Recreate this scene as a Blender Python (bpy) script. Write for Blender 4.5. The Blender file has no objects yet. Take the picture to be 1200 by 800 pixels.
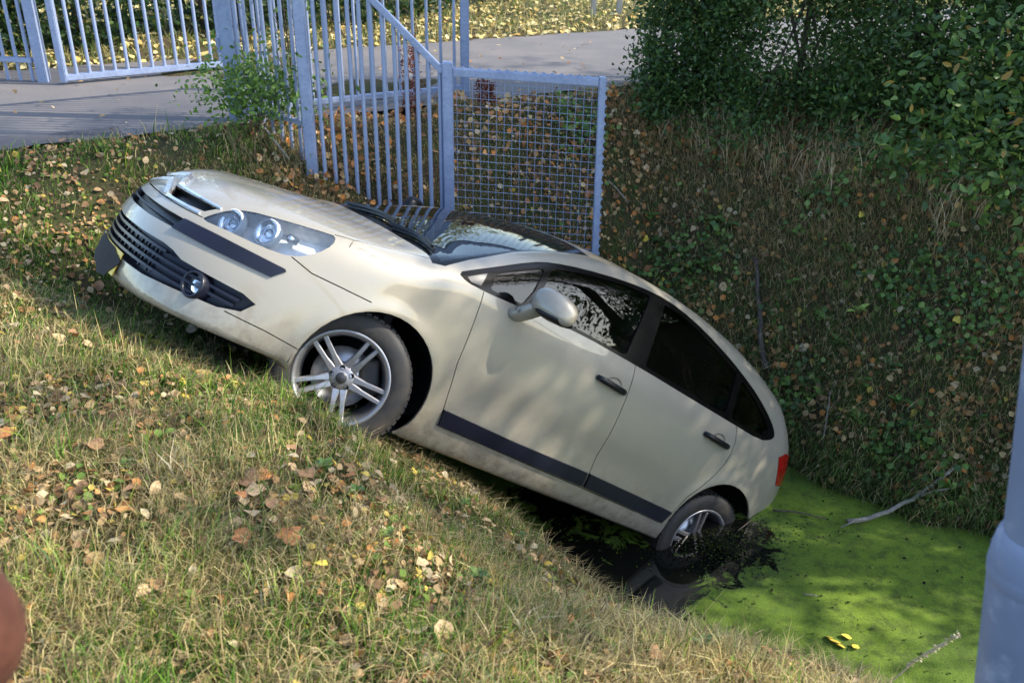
import bpy, bmesh, math, random
import numpy as np
from mathutils import Vector, Matrix
random.seed(7); RNG = np.random.default_rng(11)
SC = bpy.context.scene; COL = SC.collection; RAD = math.radians
# ------------------------------------------------------------------ camera, sky, sun, exposure
CAM_H = 1.65; FPX = 1080.0
CAM_R = np.array([[0.99985015, 0.0173114, 0.0], [0.0078074, -0.45093034, 0.892525], [0.01545085, -0.89239125, -0.45099792]])
cam = bpy.data.cameras.new('camera'); camo = bpy.data.objects.new('camera', cam); COL.objects.link(camo)
camo.matrix_world = Matrix([[CAM_R[0][0], -CAM_R[0][1], -CAM_R[0][2], 0], [CAM_R[1][0], -CAM_R[1][1], -CAM_R[1][2], 0],
                            [CAM_R[2][0], -CAM_R[2][1], -CAM_R[2][2], CAM_H], [0, 0, 0, 1]])
cam.sensor_width = 36; cam.lens = 36 * FPX / 1200; cam.clip_start = .05; cam.clip_end = 500
cam.dof.use_dof = True; cam.dof.focus_distance = 4.5; cam.dof.aperture_fstop = 4.5
SC.camera = camo
SUN = Vector((.80, -.03, .60)).normalized()
world = bpy.data.worlds.new('World'); SC.world = world; world.use_nodes = True
wn = world.node_tree.nodes; wl = world.node_tree.links; wn.clear()
sky = wn.new('ShaderNodeTexSky'); sky.sky_type = 'NISHITA'; sky.sun_disc = False
sky.sun_elevation = math.asin(SUN.z); sky.sun_rotation = math.atan2(SUN.x, SUN.y); sky.dust_density = 1.0
bg = wn.new('ShaderNodeBackground'); bg.inputs[1].default_value = .15
wo = wn.new('ShaderNodeOutputWorld'); wl.new(sky.outputs[0], bg.inputs[0]); wl.new(bg.outputs[0], wo.inputs[0])
sl = bpy.data.lights.new('sun', 'SUN'); sl.energy = 2.7; sl.angle = RAD(.55); sl.color = (1, .93, .80)
so = bpy.data.objects.new('sun', sl); COL.objects.link(so); so.rotation_euler = SUN.to_track_quat('Z', 'Y').to_euler()
SC.view_settings.view_transform = 'Standard'; SC.view_settings.look = 'None'; SC.view_settings.gamma = 1
SC.view_settings.exposure = 1.68; SC.view_settings.use_curve_mapping = False
def ray(px, py): return CAM_R @ np.array([(px - 600) / FPX, (py - 400) / FPX, 1.])
def atz(px, py, z): v = ray(px, py); return np.array([0, 0, CAM_H]) + v * ((z - CAM_H) / v[2])
def aty(px, py, y): v = ray(px, py); return np.array([0, 0, CAM_H]) + v * (y / v[1])
# ------------------------------------------------------------------ helpers
def tag(o, label=None, cat=None, group=None, kind=None):
    if label: o['label'] = label
    if cat: o['category'] = cat
    if group: o['group'] = group
    if kind: o['kind'] = kind
    return o
def empty(name, loc=(0, 0, 0), parent=None):
    o = bpy.data.objects.new(name, None); COL.objects.link(o); o.location = loc; o.empty_display_size = .1
    if parent: o.parent = parent
    return o
def link(name, me, mat=None, parent=None):
    o = bpy.data.objects.new(name, me); COL.objects.link(o)
    if parent: o.parent = parent
    if mat is not None and len(me.materials) == 0: me.materials.append(mat)
    return o
def mesh(name, verts, faces, mats=(), midx=None, smooth=False):
    me = bpy.data.meshes.new(name); me.from_pydata([tuple(map(float, v)) for v in verts], [], [tuple(f) for f in faces])
    for m in mats: me.materials.append(m)
    if midx is not None: me.polygons.foreach_set('material_index', np.asarray(midx, np.int32))
    if smooth: me.polygons.foreach_set('use_smooth', np.ones(len(me.polygons), bool))
    me.update(); return me
def fast_mesh(name, V, Fc, mats=(), smooth=True, attrs=None):
    """V (n,3), Fc (m,k) same-size faces; attrs {name:(m,) or (n,) float}"""
    V = np.asarray(V, np.float32); Fc = np.asarray(Fc, np.int32); k = Fc.shape[1]
    me = bpy.data.meshes.new(name); me.vertices.add(len(V)); me.vertices.foreach_set('co', V.ravel())
    me.loops.add(Fc.size); me.loops.foreach_set('vertex_index', Fc.ravel()); me.polygons.add(len(Fc))
    me.polygons.foreach_set('loop_start', np.arange(0, Fc.size, k, dtype=np.int32))
    if smooth: me.polygons.foreach_set('use_smooth', np.ones(len(Fc), bool))
    for m in mats: me.materials.append(m)
    me.update(calc_edges=True)
    for nm, a in (attrs or {}).items():
        a = np.asarray(a, np.float32)
        if a.ndim == 2:
            at = me.attributes.new(nm, 'FLOAT_COLOR', 'POINT'); at.data.foreach_set('color', np.c_[a, np.ones(len(a), np.float32)].astype(np.float32).ravel())
        else:
            at = me.attributes.new(nm, 'FLOAT', 'POINT'); at.data.foreach_set('value', a)
    return me
class NT:
    def __init__(s, name):
        s.m = bpy.data.materials.new(name); s.m.use_nodes = True; s.t = s.m.node_tree; s.n = s.t.nodes; s.l = s.t.links
        s.b = s.n['Principled BSDF']; s.out = s.n['Material Output']
    def N(s, ty, **kw):
        x = s.n.new(ty)
        for k, v in kw.items(): setattr(x, k, v)
        return x
    def L(s, a, b): s.l.new(a, b)
    def noise(s, scale, detail=4, rough=.55, coord='Object', dist=0):
        tc = s.N('ShaderNodeTexCoord'); no = s.N('ShaderNodeTexNoise'); no.inputs['Scale'].default_value = scale
        no.inputs['Detail'].default_value = detail; no.inputs['Roughness'].default_value = rough; no.inputs['Distortion'].default_value = dist
        s.L(tc.outputs[coord], no.inputs['Vector']); return no.outputs['Fac']
    def ramp(s, fac, stops):
        r = s.N('ShaderNodeValToRGB'); e = r.color_ramp.elements
        while len(e) < len(stops): e.new(.5)
        for i, (p, c) in enumerate(stops):
            e[i].position = p; e[i].color = (c[0], c[1], c[2], 1) if not isinstance(c, (int, float)) else (c, c, c, 1)
        s.L(fac, r.inputs[0]); return r.outputs[0]
    def mix(s, fac, a, b, blend='MIX'):
        x = s.N('ShaderNodeMix', data_type='RGBA', blend_type=blend)
        for v, i in ((fac, x.inputs[0]), (a, x.inputs[6]), (b, x.inputs[7])):
            if hasattr(v, 'links') or hasattr(v, 'is_linked'): s.L(v, i)
            elif isinstance(v, (int, float)): i.default_value = v
            else: i.default_value = (*v, 1)
        return x.outputs[2]
    def bump(s, h, strength=.3, dist=.01):
        b = s.N('ShaderNodeBump'); b.inputs['Strength'].default_value = strength; b.inputs['Distance'].default_value = dist
        s.L(h, b.inputs['Height']); s.L(b.outputs[0], s.b.inputs['Normal']); return b
    def set(s, **kw):
        for k, v in kw.items():
            k = {'color': 'Base Color', 'rough': 'Roughness', 'metal': 'Metallic', 'coat': 'Coat Weight', 'coatr': 'Coat Roughness', 'spec': 'Specular IOR Level', 'trans': 'Transmission Weight', 'alpha': 'Alpha'}.get(k, k)
            i = s.b.inputs[k]
            if hasattr(v, 'is_linked'): s.L(v, i)
            elif isinstance(v, (tuple, list)): i.default_value = (*v, 1)
            else: i.default_value = v
        return s
def plain(name, c, rough=.5, metal=0, var=.15, scale=30, **kw):
    m = NT(name); f = m.noise(scale); d = tuple(x * (1 - var) for x in c); l = tuple(min(1, x * (1 + var)) for x in c)
    m.set(color=m.ramp(f, [(.3, d), (.7, l)]), rough=rough, metal=metal, **kw); return m.m
MAT = {}
def mk_paint():
    m = NT('champagne_paint'); f1 = m.noise(2.3, 5, .6); f2 = m.noise(9, 6, .7); f3 = m.noise(400, 2)
    dirt = m.ramp(f1, [(.48, 0.), (.72, 1.)]); sp = m.ramp(f2, [(.45, 0.), (.75, 1.)])
    mm = m.N('ShaderNodeMath', operation='MULTIPLY'); m.L(dirt, mm.inputs[0]); m.L(sp, mm.inputs[1])
    m2 = m.N('ShaderNodeMath', operation='MULTIPLY'); m.L(mm.outputs[0], m2.inputs[0]); m2.inputs[1].default_value = .55
    base = m.ramp(f3, [(.3, (.282, .252, .197)), (.7, (.302, .271, .214))])
    tc = m.N('ShaderNodeTexCoord'); sx_ = m.N('ShaderNodeSeparateXYZ'); m.L(tc.outputs['Object'], sx_.inputs[0])   # road dust and mud splashes low on the body
    low = m.ramp(sx_.outputs['Z'], [(.18, 1.), (.52, 0.)]); sp2 = m.ramp(m.noise(16, 7, .75), [(.42, 0.), (.66, 1.)]); lm = m.N('ShaderNodeMath', operation='MULTIPLY'); m.L(low, lm.inputs[0]); m.L(sp2, lm.inputs[1])
    lm2 = m.N('ShaderNodeMath', operation='MULTIPLY'); m.L(lm.outputs[0], lm2.inputs[0]); lm2.inputs[1].default_value = .75
    c1_ = m.mix(m2.outputs[0], base, (.22, .165, .105)); m.set(color=m.mix(lm2.outputs[0], c1_, (.13, .10, .068)), metal=.12, coat=.8, coatr=.035)
    r = m.ramp(f2, [(.3, .30), (.7, .44)]); m.L(r, m.b.inputs['Roughness']); return m.m
def mk_glass(name, tint, gloss=1.0):
    m = NT(name); m.n.remove(m.b); tr = m.N('ShaderNodeBsdfTransparent'); tr.inputs[0].default_value = (*tint, 1)
    gl = m.N('ShaderNodeBsdfGlossy'); gl.inputs['Roughness'].default_value = .01; gl.inputs[0].default_value = (gloss,) * 3 + (1,)
    fr = m.N('ShaderNodeFresnel'); fr.inputs[0].default_value = 1.52; mx = m.N('ShaderNodeMixShader')
    m.L(fr.outputs[0], mx.inputs[0]); m.L(tr.outputs[0], mx.inputs[1]); m.L(gl.outputs[0], mx.inputs[2]); m.L(mx.outputs[0], m.out.inputs[0]); return m.m
MAT['paint'] = mk_paint()
MAT['glass'] = mk_glass('tinted_side_glass', (.34, .41, .37)); MAT['wsglass'] = mk_glass('windscreen_glass', (.50, .58, .54)); MAT['lens'] = mk_glass('lamp_lens', (.93, .95, .96))
MAT['black'] = plain('black_plastic', (.008, .008, .0095), .32, spec=.3); MAT['trim'] = plain('window_rubber', (.0035, .0033, .0034), .16, spec=.22)
MAT['bluetrim'] = plain('dark_bumper_plastic', (.0075, .0088, .018), .34, spec=.35, scale=8); MAT['inner'] = plain('inner_panel', (.035, .035, .037), .8)
MAT['chrome'] = plain('chrome', (.85, .86, .88), .2, .9, var=.05); MAT['alloy'] = None
def mk_dusty(name, c, dirt, rough, metal, amt):
    m = NT(name); a_ = m.noise(9, 6, .7); b_ = m.noise(45, 5, .7); fa_ = m.ramp(a_, [(.42, 0.), (.70, amt)]); fb_ = m.ramp(b_, [(.3, .4), (.7, 1.)])
    mm = m.N('ShaderNodeMath', operation='MULTIPLY'); m.L(fa_, mm.inputs[0]); m.L(fb_, mm.inputs[1]); m.set(color=m.mix(mm.outputs[0], c, dirt), metal=metal); m.L(m.ramp(mm.outputs[0], [(0, rough), (1, .85)]), m.b.inputs['Roughness']); return m.m
MAT['alloy'] = mk_dusty('alloy_wheel', (.40, .40, .42), (.13, .085, .06), .32, .85, .8)
MAT['rubber'] = mk_dusty('tyre_rubber', (.016, .0155, .015), (.075, .058, .042), .62, 0, .75); MAT['disc'] = plain('brake_disc_steel', (.35, .35, .36), .35, .9)
MAT['seat'] = plain('seat_fabric', (.045, .045, .05), .95, scale=80); MAT['red'] = plain('tail_lamp_red', (.30, .006, .006), .12, var=.2, coat=.6)
MAT['reflector'] = plain('lamp_reflector', (.78, .79, .80), .16, .9, var=.05); MAT['greytrim'] = plain('grey_satin_trim', (.05, .05, .055), .3, .3)
MAT['plate'] = plain('yellow_plate', (.62, .43, .05), .4, var=.05); MAT['band'] = plain('blue_band', (.02, .06, .40), .4)
MAT['cover'] = plain('black_cover', (.014, .013, .012), .9)
MAT['lampback'] = plain('lamp_housing', (.74, .73, .70), .35, .15, var=.1)
MAT['amber'] = plain('amber_lens', (.55, .20, .03), .2, var=.1)
def cub(xs,ys):
    """smooth (pchip-like) 1D interpolator, xs ascending"""
    xs=np.array(xs,float);ys=np.array(ys,float);h=np.diff(xs);d=np.diff(ys)/h
    m=np.zeros(len(xs));m[0]=d[0];m[-1]=d[-1]
    m[1:-1]=(d[:-1]*h[1:]+d[1:]*h[:-1])/(h[1:]+h[:-1])
    def f(x):
        x=np.clip(x,xs[0],xs[-1]);i=np.clip(np.searchsorted(xs,x)-1,0,len(xs)-2)
        t=(x-xs[i])/h[i]
        return (ys[i]*(2*t**3-3*t**2+1)+ys[i+1]*(3*t**2-2*t**3)+m[i]*h[i]*(t**3-2*t**2+t)+m[i+1]*h[i]*(t**3-t**2))
    return f
WP=cub([-3.5,-3.2,-2.95,-2.608,-2.2,-1.3,-.5,0,.25,.5,.75,1.],[.76,.812,.85,.872,.872,.868,.864,.868,.858,.832,.785,.72])
SEC=cub([.05,.14,.2,.3,.42,.58,.72,.84,.92,1.0,1.1,1.2,1.3,1.4,1.55],[.86,.915,.945,.968,.985,1.,1.,.99,.974,.942,.90,.858,.812,.758,.66])
NOSE=cub([.05,.16,.22,.3,.42,.52,.6,.68,.76,.85],[.80,.875,.925,.948,.95,.938,.910,.856,.792,.70])
HC=cub([-3.5,-3.25,-3.1,-2.95,-2.7,-2.4,-2.1,-1.8,-1.5,-1.25,-1.0,-.7,-.45,-.25,-.1,0,.2,.4,.6,.75,.85,1.],[.88,1.08,1.18,1.262,1.348,1.415,1.452,1.468,1.463,1.442,1.395,1.303,1.19,1.085,1.008,.976,.937,.897,.846,.79,.735,.62])
CR=cub([-3.5,-2.8,-2,-1.3,-1.0,-.4,-.1,.3,.8],[.10,.07,.05,.055,.07,.085,.05,.05,.05])
XR=cub([.05,.2,.35,.5,.7,.85,1.0,1.2],[-3.2,-3.3,-3.345,-3.35,-3.33,-3.30,-3.24,-3.08])
KT=cub([-3.4,-2.8,-1.3,-.9,-.2,.8],[.10,.10,.10,.11,.12,.10])
AF=(-.075,.325,.342);AR=(-2.63,.30,.347)
def smax(a,b,k):
    h=np.clip(k-np.abs(a-b),0,None)/k
    return np.maximum(a,b)+h*h*k*.25
def F(x,y,z):
    y=np.abs(y)
    fl=0
    for (cx,cz,r) in (AF,AR):
        rr=np.hypot(x-cx,z-cz);fl=fl+.014*np.exp(-((rr-r)/.05)**2)*np.clip((z-.1)/.15,0,1)
    side=y-WP(x)*SEC(z)-fl
    # slight scallop low on the doors
    side=side+.012*np.exp(-((z-.47)/.10)**2)*np.clip((x+2.15)/.25,0,1)*np.clip((-.45-x)/.25,0,1)
    top=(z-(HC(x)-CR(x)*(y/.75)**2))*.95
    fr=(x-(NOSE(z)-.17*(y/.7)**2-.36*(y/.85)**6))*.9
    re=(XR(z)+.07*(y/.7)**2+.12*(y/.85)**8-x)*.9
    # valance chin tuck
    bot=(.145+np.clip((x-.05)/.25,0,1)*(.055+.05*(y/.7)**2)+.10*np.clip((-2.9-x)/.4,0,1))-z
    f=smax(side,top,KT(x))
    f=smax(f,fr,.09);f=smax(f,re,.12);f=smax(f,bot,.03)
    return f
def grad(p,e=1e-4):
    x,y,z=p[...,0],p[...,1],p[...,2]
    g=np.stack([F(x+e,y,z)-F(x-e,y,z),F(x,y+e,z)-F(x,y-e,z),F(x,y,z+e)-F(x,y,z-e)],-1)/(2*e)
    return g
# ------------------------------------------------------------------ the car
CAR_R = np.array([[-0.7235558, 0.49787302, 0.4781103], [-0.3750797, 0.29788196, -0.87782775], [-0.57946718, -0.81448683, -0.02879216]])
CAR_T = np.array([-1.30649789, 0.19096085, 4.76604251])
CW = CAM_R @ CAR_R; CT = CAM_R @ CAR_T + np.array([0, 0, CAM_H])
def car2w(p): return CW @ np.asarray(p, float) + CT
car = empty('car'); car.matrix_world = Matrix([[*CW[i], CT[i]] for i in range(3)] + [[0, 0, 0, 1]])
tag(car, 'champagne beige five-door hatchback stranded nose-up with its tail in the ditch', 'car')
def surface_net(h=.02):
    xs = np.arange(-3.46, 1.06, h); ys = np.arange(-.96, .9601, h); zs = np.arange(.06, 1.56, h)
    X, Y, Z = np.meshgrid(xs, ys, zs, indexing='ij'); f = F(X, Y, Z); ins = f < 0
    c = [ins[i:ins.shape[0] - 1 + i or None, j:ins.shape[1] - 1 + j or None, k:ins.shape[2] - 1 + k or None] for i in (0, 1) for j in (0, 1) for k in (0, 1)]
    s = sum(a.astype(int) for a in c); act = (s > 0) & (s < 8); idx = -np.ones(act.shape, int); n = act.sum(); idx[act] = np.arange(n)
    I, J, K = np.nonzero(act); P = np.c_[xs[I] + h / 2, ys[J] + h / 2, zs[K] + h / 2]
    for _ in range(6):
        g = grad(P); P = P - g * (F(P[:, 0], P[:, 1], P[:, 2]) / np.maximum((g * g).sum(1), .05))[:, None] * .9
    Q = []
    for ax in range(3):
        a = ins; sl0 = [slice(None)] * 3; sl1 = [slice(None)] * 3; sl0[ax] = slice(0, -1); sl1[ax] = slice(1, None)
        d = a[tuple(sl0)] != a[tuple(sl1)]; e = np.array(np.nonzero(d)).T; flip = a[tuple(sl0)][d]
        o = [q for q in range(3) if q != ax]; ok = (e[:, o[0]] > 0) & (e[:, o[1]] > 0) & (e[:, o[0]] < act.shape[o[0]]) & (e[:, o[1]] < act.shape[o[1]])
        e = e[ok]; flip = flip[ok]; quad = []
        for da, db in ((0, 0), (1, 0), (1, 1), (0, 1)):
            t = e.copy(); t[:, o[0]] -= da; t[:, o[1]] -= db; quad.append(idx[t[:, 0], t[:, 1], t[:, 2]])
        q = np.array(quad).T; fl = flip if ax != 1 else ~flip; q[~fl] = q[~fl][:, ::-1]; Q.append(q)
    return P, np.concatenate(Q)
P0, Q0 = surface_net()
bm = bmesh.new(); bv = [bm.verts.new(p) for p in P0]
for q in Q0:
    try: bm.faces.new([bv[i] for i in q])
    except ValueError: pass
bm.normal_update()
TG = bm.faces.layers.int.new('tag'); TAGS = ['body']
FL = list(bm.faces); FC = np.zeros((400000, 3), np.float32); FC[:len(FL)] = [f.calc_center_median()[:] for f in FL]
def tid(n):
    if n not in TAGS: TAGS.append(n)
    return TAGS.index(n)
AX = {'y': (0, 2, 1), 'x': (1, 2, 0), 'z': (0, 1, 2)}
def pip(u, v, poly):
    r = False; j = len(poly) - 1
    for i in range(len(poly)):
        a, b = poly[i], poly[j]
        if (a[1] > v) != (b[1] > v) and u < (b[0] - a[0]) * (v - a[1]) / (b[1] - a[1]) + a[0]: r = not r
        j = i
    return r
def feature(ax, poly, name, cond, over=None):
    """cut the body skin along a closed outline seen along an axis (or frame) and tag what lies inside"""
    if isinstance(ax, str):
        iu, iv, iw = AX[ax]; eu = np.eye(3)[iu]; ev = np.eye(3)[iv]
    else: eu, ev = ax
    EU = Vector(eu); EV = Vector(ev); poly = [tuple(p) for p in poly]
    us = [p[0] for p in poly]; vs = [p[1] for p in poly]; b = (min(us) - .03, max(us) + .03, min(vs) - .03, max(vs) + .03)
    cand = []
    c_ = FC[:len(FL)]; u_ = c_ @ np.array(eu, np.float32); v_ = c_ @ np.array(ev, np.float32)
    for i in np.nonzero((u_ > b[0]) & (u_ < b[1]) & (v_ > b[2]) & (v_ < b[3]))[0]:
        f = FL[i]
        if f.is_valid and cond(f.calc_center_median(), f.normal): cand.append(f)
    for i in range(len(poly)):
        p, q = poly[i - 1], poly[i]; du, dv = q[0] - p[0], q[1] - p[1]
        if du * du + dv * dv < 1e-10: continue
        no = EU * dv - EV * du; co = EU * p[0] + EV * p[1]
        s = (min(p[0], q[0]) - .001, max(p[0], q[0]) + .001, min(p[1], q[1]) - .001, max(p[1], q[1]) + .001); sel = []
        for f in cand:
            U = [w.co.dot(EU) for w in f.verts]
            if max(U) < s[0] or min(U) > s[1]: continue
            V_ = [w.co.dot(EV) for w in f.verts]
            if max(V_) < s[2] or min(V_) > s[3]: continue
            d = [(w.co.dot(EU) - p[0]) * dv - (w.co.dot(EV) - p[1]) * du for w in f.verts]
            if max(d) <= 0 or min(d) >= 0: continue
            sel.append(f)
        if not sel: continue
        gset = set(sel); geom = list(sel) + list({e for f in sel for e in f.edges}) + list({w for f in sel for w in f.verts})
        r = bmesh.ops.bisect_plane(bm, geom=geom, dist=1e-6, plane_co=co, plane_no=no)
        known = set(cand)
        new = [g for g in r['geom'] if isinstance(g, bmesh.types.BMFace) and g not in known]
        for g in new: FC[len(FL)] = g.calc_center_median()[:]; FL.append(g)
        cand += new
    t = tid(name); ov = None if over is None else {tid(o) for o in over}
    for f in cand:
        c = f.calc_center_median()
        if pip(c.dot(EU), c.dot(EV), poly) and (ov is None or f[TG] in ov): f[TG] = t
def strip(pl, w=.005, closed=False):
    pl = [np.array(p, float) for p in pl]; n = len(pl); L = []; R_ = []
    for i in range(n):
        a = pl[i - 1] if (i or closed) else pl[i]; b = pl[(i + 1) % n] if (i < n - 1 or closed) else pl[i]; d = b - a; d /= np.linalg.norm(d) + 1e-9
        m = np.array([-d[1], d[0]]) * w / 2; L.append(pl[i] + m); R_.append(pl[i] - m)
    return L, R_
def gap(ax, pl, cond, w=.005, over=('body', 'door_front', 'door_rear', 'bonnet', 'front_bumper', 'sill')):
    L, R_ = strip(pl, w)
    for i in range(len(pl) - 1): feature(ax, [L[i], L[i + 1], R_[i + 1], R_[i]], 'gap', cond, over)
def circle(c, r, n=40): return [(c[0] + r * math.cos(2 * math.pi * i / n), c[1] + r * math.sin(2 * math.pi * i / n)) for i in range(n)]
def smooth(pl, it=2, closed=True):
    for _ in range(it):
        o = []
        n = len(pl)
        for i in range(n if closed else n - 1):
            a = np.array(pl[i]); b = np.array(pl[(i + 1) % n]); o += [tuple(a * .75 + b * .25), tuple(a * .25 + b * .75)]
        if not closed: o = [pl[0]] + o + [pl[-1]]
        pl = o
    return pl
def rnd(pl, r=.022):
    o = []
    for i in range(len(pl)):
        p = np.array(pl[i]); a = np.array(pl[i - 1]) - p; b = np.array(pl[(i + 1) % len(pl)]) - p; la, lb = np.linalg.norm(a), np.linalg.norm(b)
        if a @ b / (la * lb) < -.9: o.append(tuple(p)); continue
        A = p + a / la * min(r, la * .45); B = p + b / lb * min(r, lb * .45)
        for t in (0, .25, .5, .75, 1): o.append(tuple(A * (1 - t) ** 2 + p * 2 * t * (1 - t) + B * t * t))
    return o
# points on the skin, seen from the front / from the side
def skin_x(y, z):
    a, b = .2, 1.2
    for _ in range(40):
        m = (a + b) / 2
        if F(m, y, z) < 0: a = m
        else: b = m
    return a
def skin_y(x, z):
    a, b = .3, 1.1
    for _ in range(40):
        m = (a + b) / 2
        if F(x, m, z) < 0: a = m
        else: b = m
    return a
def skin_z(x, y):
    a, b = .4, 1.6
    for _ in range(40):
        m = (a + b) / 2
        if F(x, y, m) < 0: a = m
        else: b = m
    return a
for f in bm.faces:
    c = f.calc_center_median()
    if f.normal.z < (-.97 if c.x > .05 else -.8) and c.z < .32: f[TG] = tid('underbody')
DLO = [(-.265, .968), (-.35, 1.015), (-.452, 1.070), (-.666, 1.190), (-.783, 1.240), (-.981, 1.297), (-1.273, 1.360), (-1.529, 1.397), (-1.755, 1.398), (-1.983, 1.363), (-2.237, 1.304), (-2.389, 1.258), (-2.575, 1.194), (-2.763, 1.102), (-2.838, 1.035), (-2.80, .995), (-2.68, .962), (-2.378, .970), (-1.974, .980), (-1.551, .992), (-1.03, .995), (-.657, .965), (-.434, .949), (-.318, .947)]
QF = [(-.455, .972), (-.478, 1.055), (-.582, 1.116), (-.742, 1.194), (-.712, 1.07), (-.668, .985)]
FD = [(-.79, 1.215), (-.92, 1.255), (-1.062, 1.292), (-1.289, 1.342), (-1.492, 1.368), (-1.415, 1.012), (-1.102, 1.012), (-.79, .996), (-.715, .99), (-.752, 1.08)]
RD = [(-1.612, 1.368), (-1.75, 1.372), (-1.85, 1.358), (-2.065, 1.313), (-2.335, 1.246), (-2.315, 1.0), (-1.945, 1.01), (-1.575, 1.014)]
RQ = [(-2.392, 1.225), (-2.541, 1.166), (-2.68, 1.098), (-2.755, 1.05), (-2.74, 1.015), (-2.66, .988), (-2.372, .998)]
TRI = [(-.32, .972), (-.425, 1.032), (-.402, .965), (-.345, .958)]
HEADL = [(.790, .517, .649), (.765, .519, .683), (.702, .536, .743), (.638, .571, .776), (.564, .627, .797), (.445, .692, .826), (.362, .728, .845), (.315, .748, .854), (.318, .775, .815), (.37, .789, .755), (.454, .776, .691), (.576, .718, .669), (.703, .619, .660)]
HN = Vector((.62, .66, .42)).normalized(); HU = Vector((0, 0, 1)).cross(HN).normalized(); HV = HN.cross(HU)
WSG = [(-.185, .770), (-.331, .708), (-.585, .618), (-.786, .582), (-1.0, .532), (-1.075, .50), (-1.115, .28), (-1.125, 0)]
for s in (1, -1):
    sd = lambda c, n, s=s: c.y * s > .40 and n.y * s > .10
    sdw = lambda c, n, s=s: c.y * s > .40
    feature('y', circle(AF[:2], AF[2]), 'hole', sdw); feature('y', circle(AR[:2], AR[2]), 'hole', sdw)
    feature('y', [(.452, .688), (.358, .666), (.224, .67), (.08, .672), (.08, .1), (1.2, .1), (1.2, .688)], 'front_bumper', lambda c, n, s=s: c.y * s >= 0 and c.x > .05, ('body',))
    feature('y', [(-.36, .283), (-.36, .1), (-2.30, .1), (-2.30, .262), (-2.24, .262)], 'sill', sd, ('body',))
    fdoor = [(-.425, .946), (-.436, .84), (-.448, .738), (-.465, .594), (-.497, .491), (-.535, .36), (-.545, .283), (-1.575, .272), (-1.545, .45), (-1.53, .65), (-1.50, .99), (-1.03, .995), (-.657, .965)]
    rdoor = [(-1.50, .99), (-1.53, .65), (-1.545, .45), (-1.575, .272), (-2.25, .262), (-2.275, .35), (-2.305, .47), (-2.42, .65), (-2.455, .73), (-2.468, .80), (-2.462, .886), (-2.432, .968), (-1.974, .98)]
    feature('y', fdoor, 'door_front', sd, ('body', 'sill')); feature('y', rdoor, 'door_rear', sd, ('body', 'sill'))
    for pl in (fdoor[:8], rdoor[:4], rdoor[4:12], fdoor[6:8] + rdoor[4:5], [(.452, .688), (.358, .666), (.224, .67), (.08, .672)], [(.59, .362), (.42, .363), (.255, .352)]): gap('y', pl, sd)
    feature('y', smooth(DLO, 1), 'trim', sd); feature('y', TRI, 'greytrim', sd)
    for nm, pl in (('glass_quarter_front', QF), ('glass_front', FD), ('glass_rear', RD), ('glass_quarter_rear', RQ)): feature('y', rnd(pl), nm, sd, ('trim',))
    feature('y', [(-.535, .366), (-.992, .358), (-1.54, .362), (-1.556, .283), (-.552, .287)], 'moulding_front', sd, ('door_front',))
    feature('y', [(-1.552, .362), (-2.262, .349), (-2.246, .27), (-1.568, .283)], 'moulding_rear', sd, ('door_rear',))
    # bonnet half and windscreen half
    tp = lambda c, n, s=s: c.y * s > -.001 and c.z > .60 and n.z > .25
    hood = [(.885, 0), (.875, .18), (.84, .36), (.785, .50), (.765, .519), (.702, .538), (.638, .573), (.564, .629), (.445, .694), (.362, .728), (.236, skin_y(.236, .873) - .002), (.12, skin_y(.12, .901) - .002), (.021, skin_y(.021, .924) - .002), (-.06, skin_y(-.06, .944) - .002), (-.14, .775), (-.128, .69), (-.085, .45), (-.055, .2), (-.048, 0)]
    hood = [(a, b * s) for a, b in hood]
    feature('z', hood, 'bonnet', tp, ('body',))
    sf = (Vector((1, 0, 0)), Vector((0, -.7 * s, .714))); seam = [(x, Vector((x, skin_y(x, z) * s, z)).dot(sf[1])) for x, z in ((.24, .872), (.12, .901), (.021, .924), (-.06, .944), (-.14, .964))]
    gap(sf, [(x, Vector((x, skin_y(x, z) * s, z)).dot(sf[1])) for x, z in ((.318, .853), (.24, .872), (.252, .836))], lambda c, n, s=s: c.y * s > .5 and c.z > .7 and .1 < c.x < .5, .004)
    gap(sf, seam, lambda c, n, s=s: c.y * s > .5 and c.z > .8 and -.3 < c.x < .4)
    fx = lambda c, n, s=s: c.x > .35 and n.x > .05 and c.y * s > -.001
    gap('x', [(0, .640), (.2 * s, .640), (.40 * s, .645), (.50 * s, .652)], fx)
    ws = [(a, b * s) for a, b in WSG]; cowl = [(-.048, 0), (-.055, .2 * s), (-.085, .45 * s), (-.128, .69 * s), (-.135, .79 * s)]
    feature('z', cowl + [(-.20, .795 * s), (-.331, .734 * s), (-.585, .645 * s), (-.786, .608 * s), (-1.0, .556 * s), (-1.098, .527 * s), (-1.145, .28 * s), (-1.155, 0)], 'frit', tp, ('body', 'bonnet'))
    feature('z', [(-.115, 0), (-.12, .2 * s), (-.145, .45 * s), (-.175, .69 * s)] + ws, 'windscreen', tp, ('frit',))
    # lamps
    hp = [(Vector((a, b, c)).dot(HU), Vector((a, b, c)).dot(HV)) for a, b, c in HEADL]
    if s > 0: fr = (HU, HV)
    else:
        mu = Vector((HU.x, -HU.y, HU.z)); mv = Vector((HV.x, -HV.y, HV.z)); fr = (mu, mv)
    feature(fr, smooth(hp, 1), 'headlight', lambda c, n, s=s: c.x > .1 and c.y * s > .3)
    tl = [(-2.925, .925), (-3.0, .965), (-3.4, .965), (-3.4, .79), (-3.02, .76), (-2.985, .82)]
    feature('y', tl, 'tail_light', lambda c, n, s=s: c.x < -2.8 and c.y * s > .35)
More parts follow.
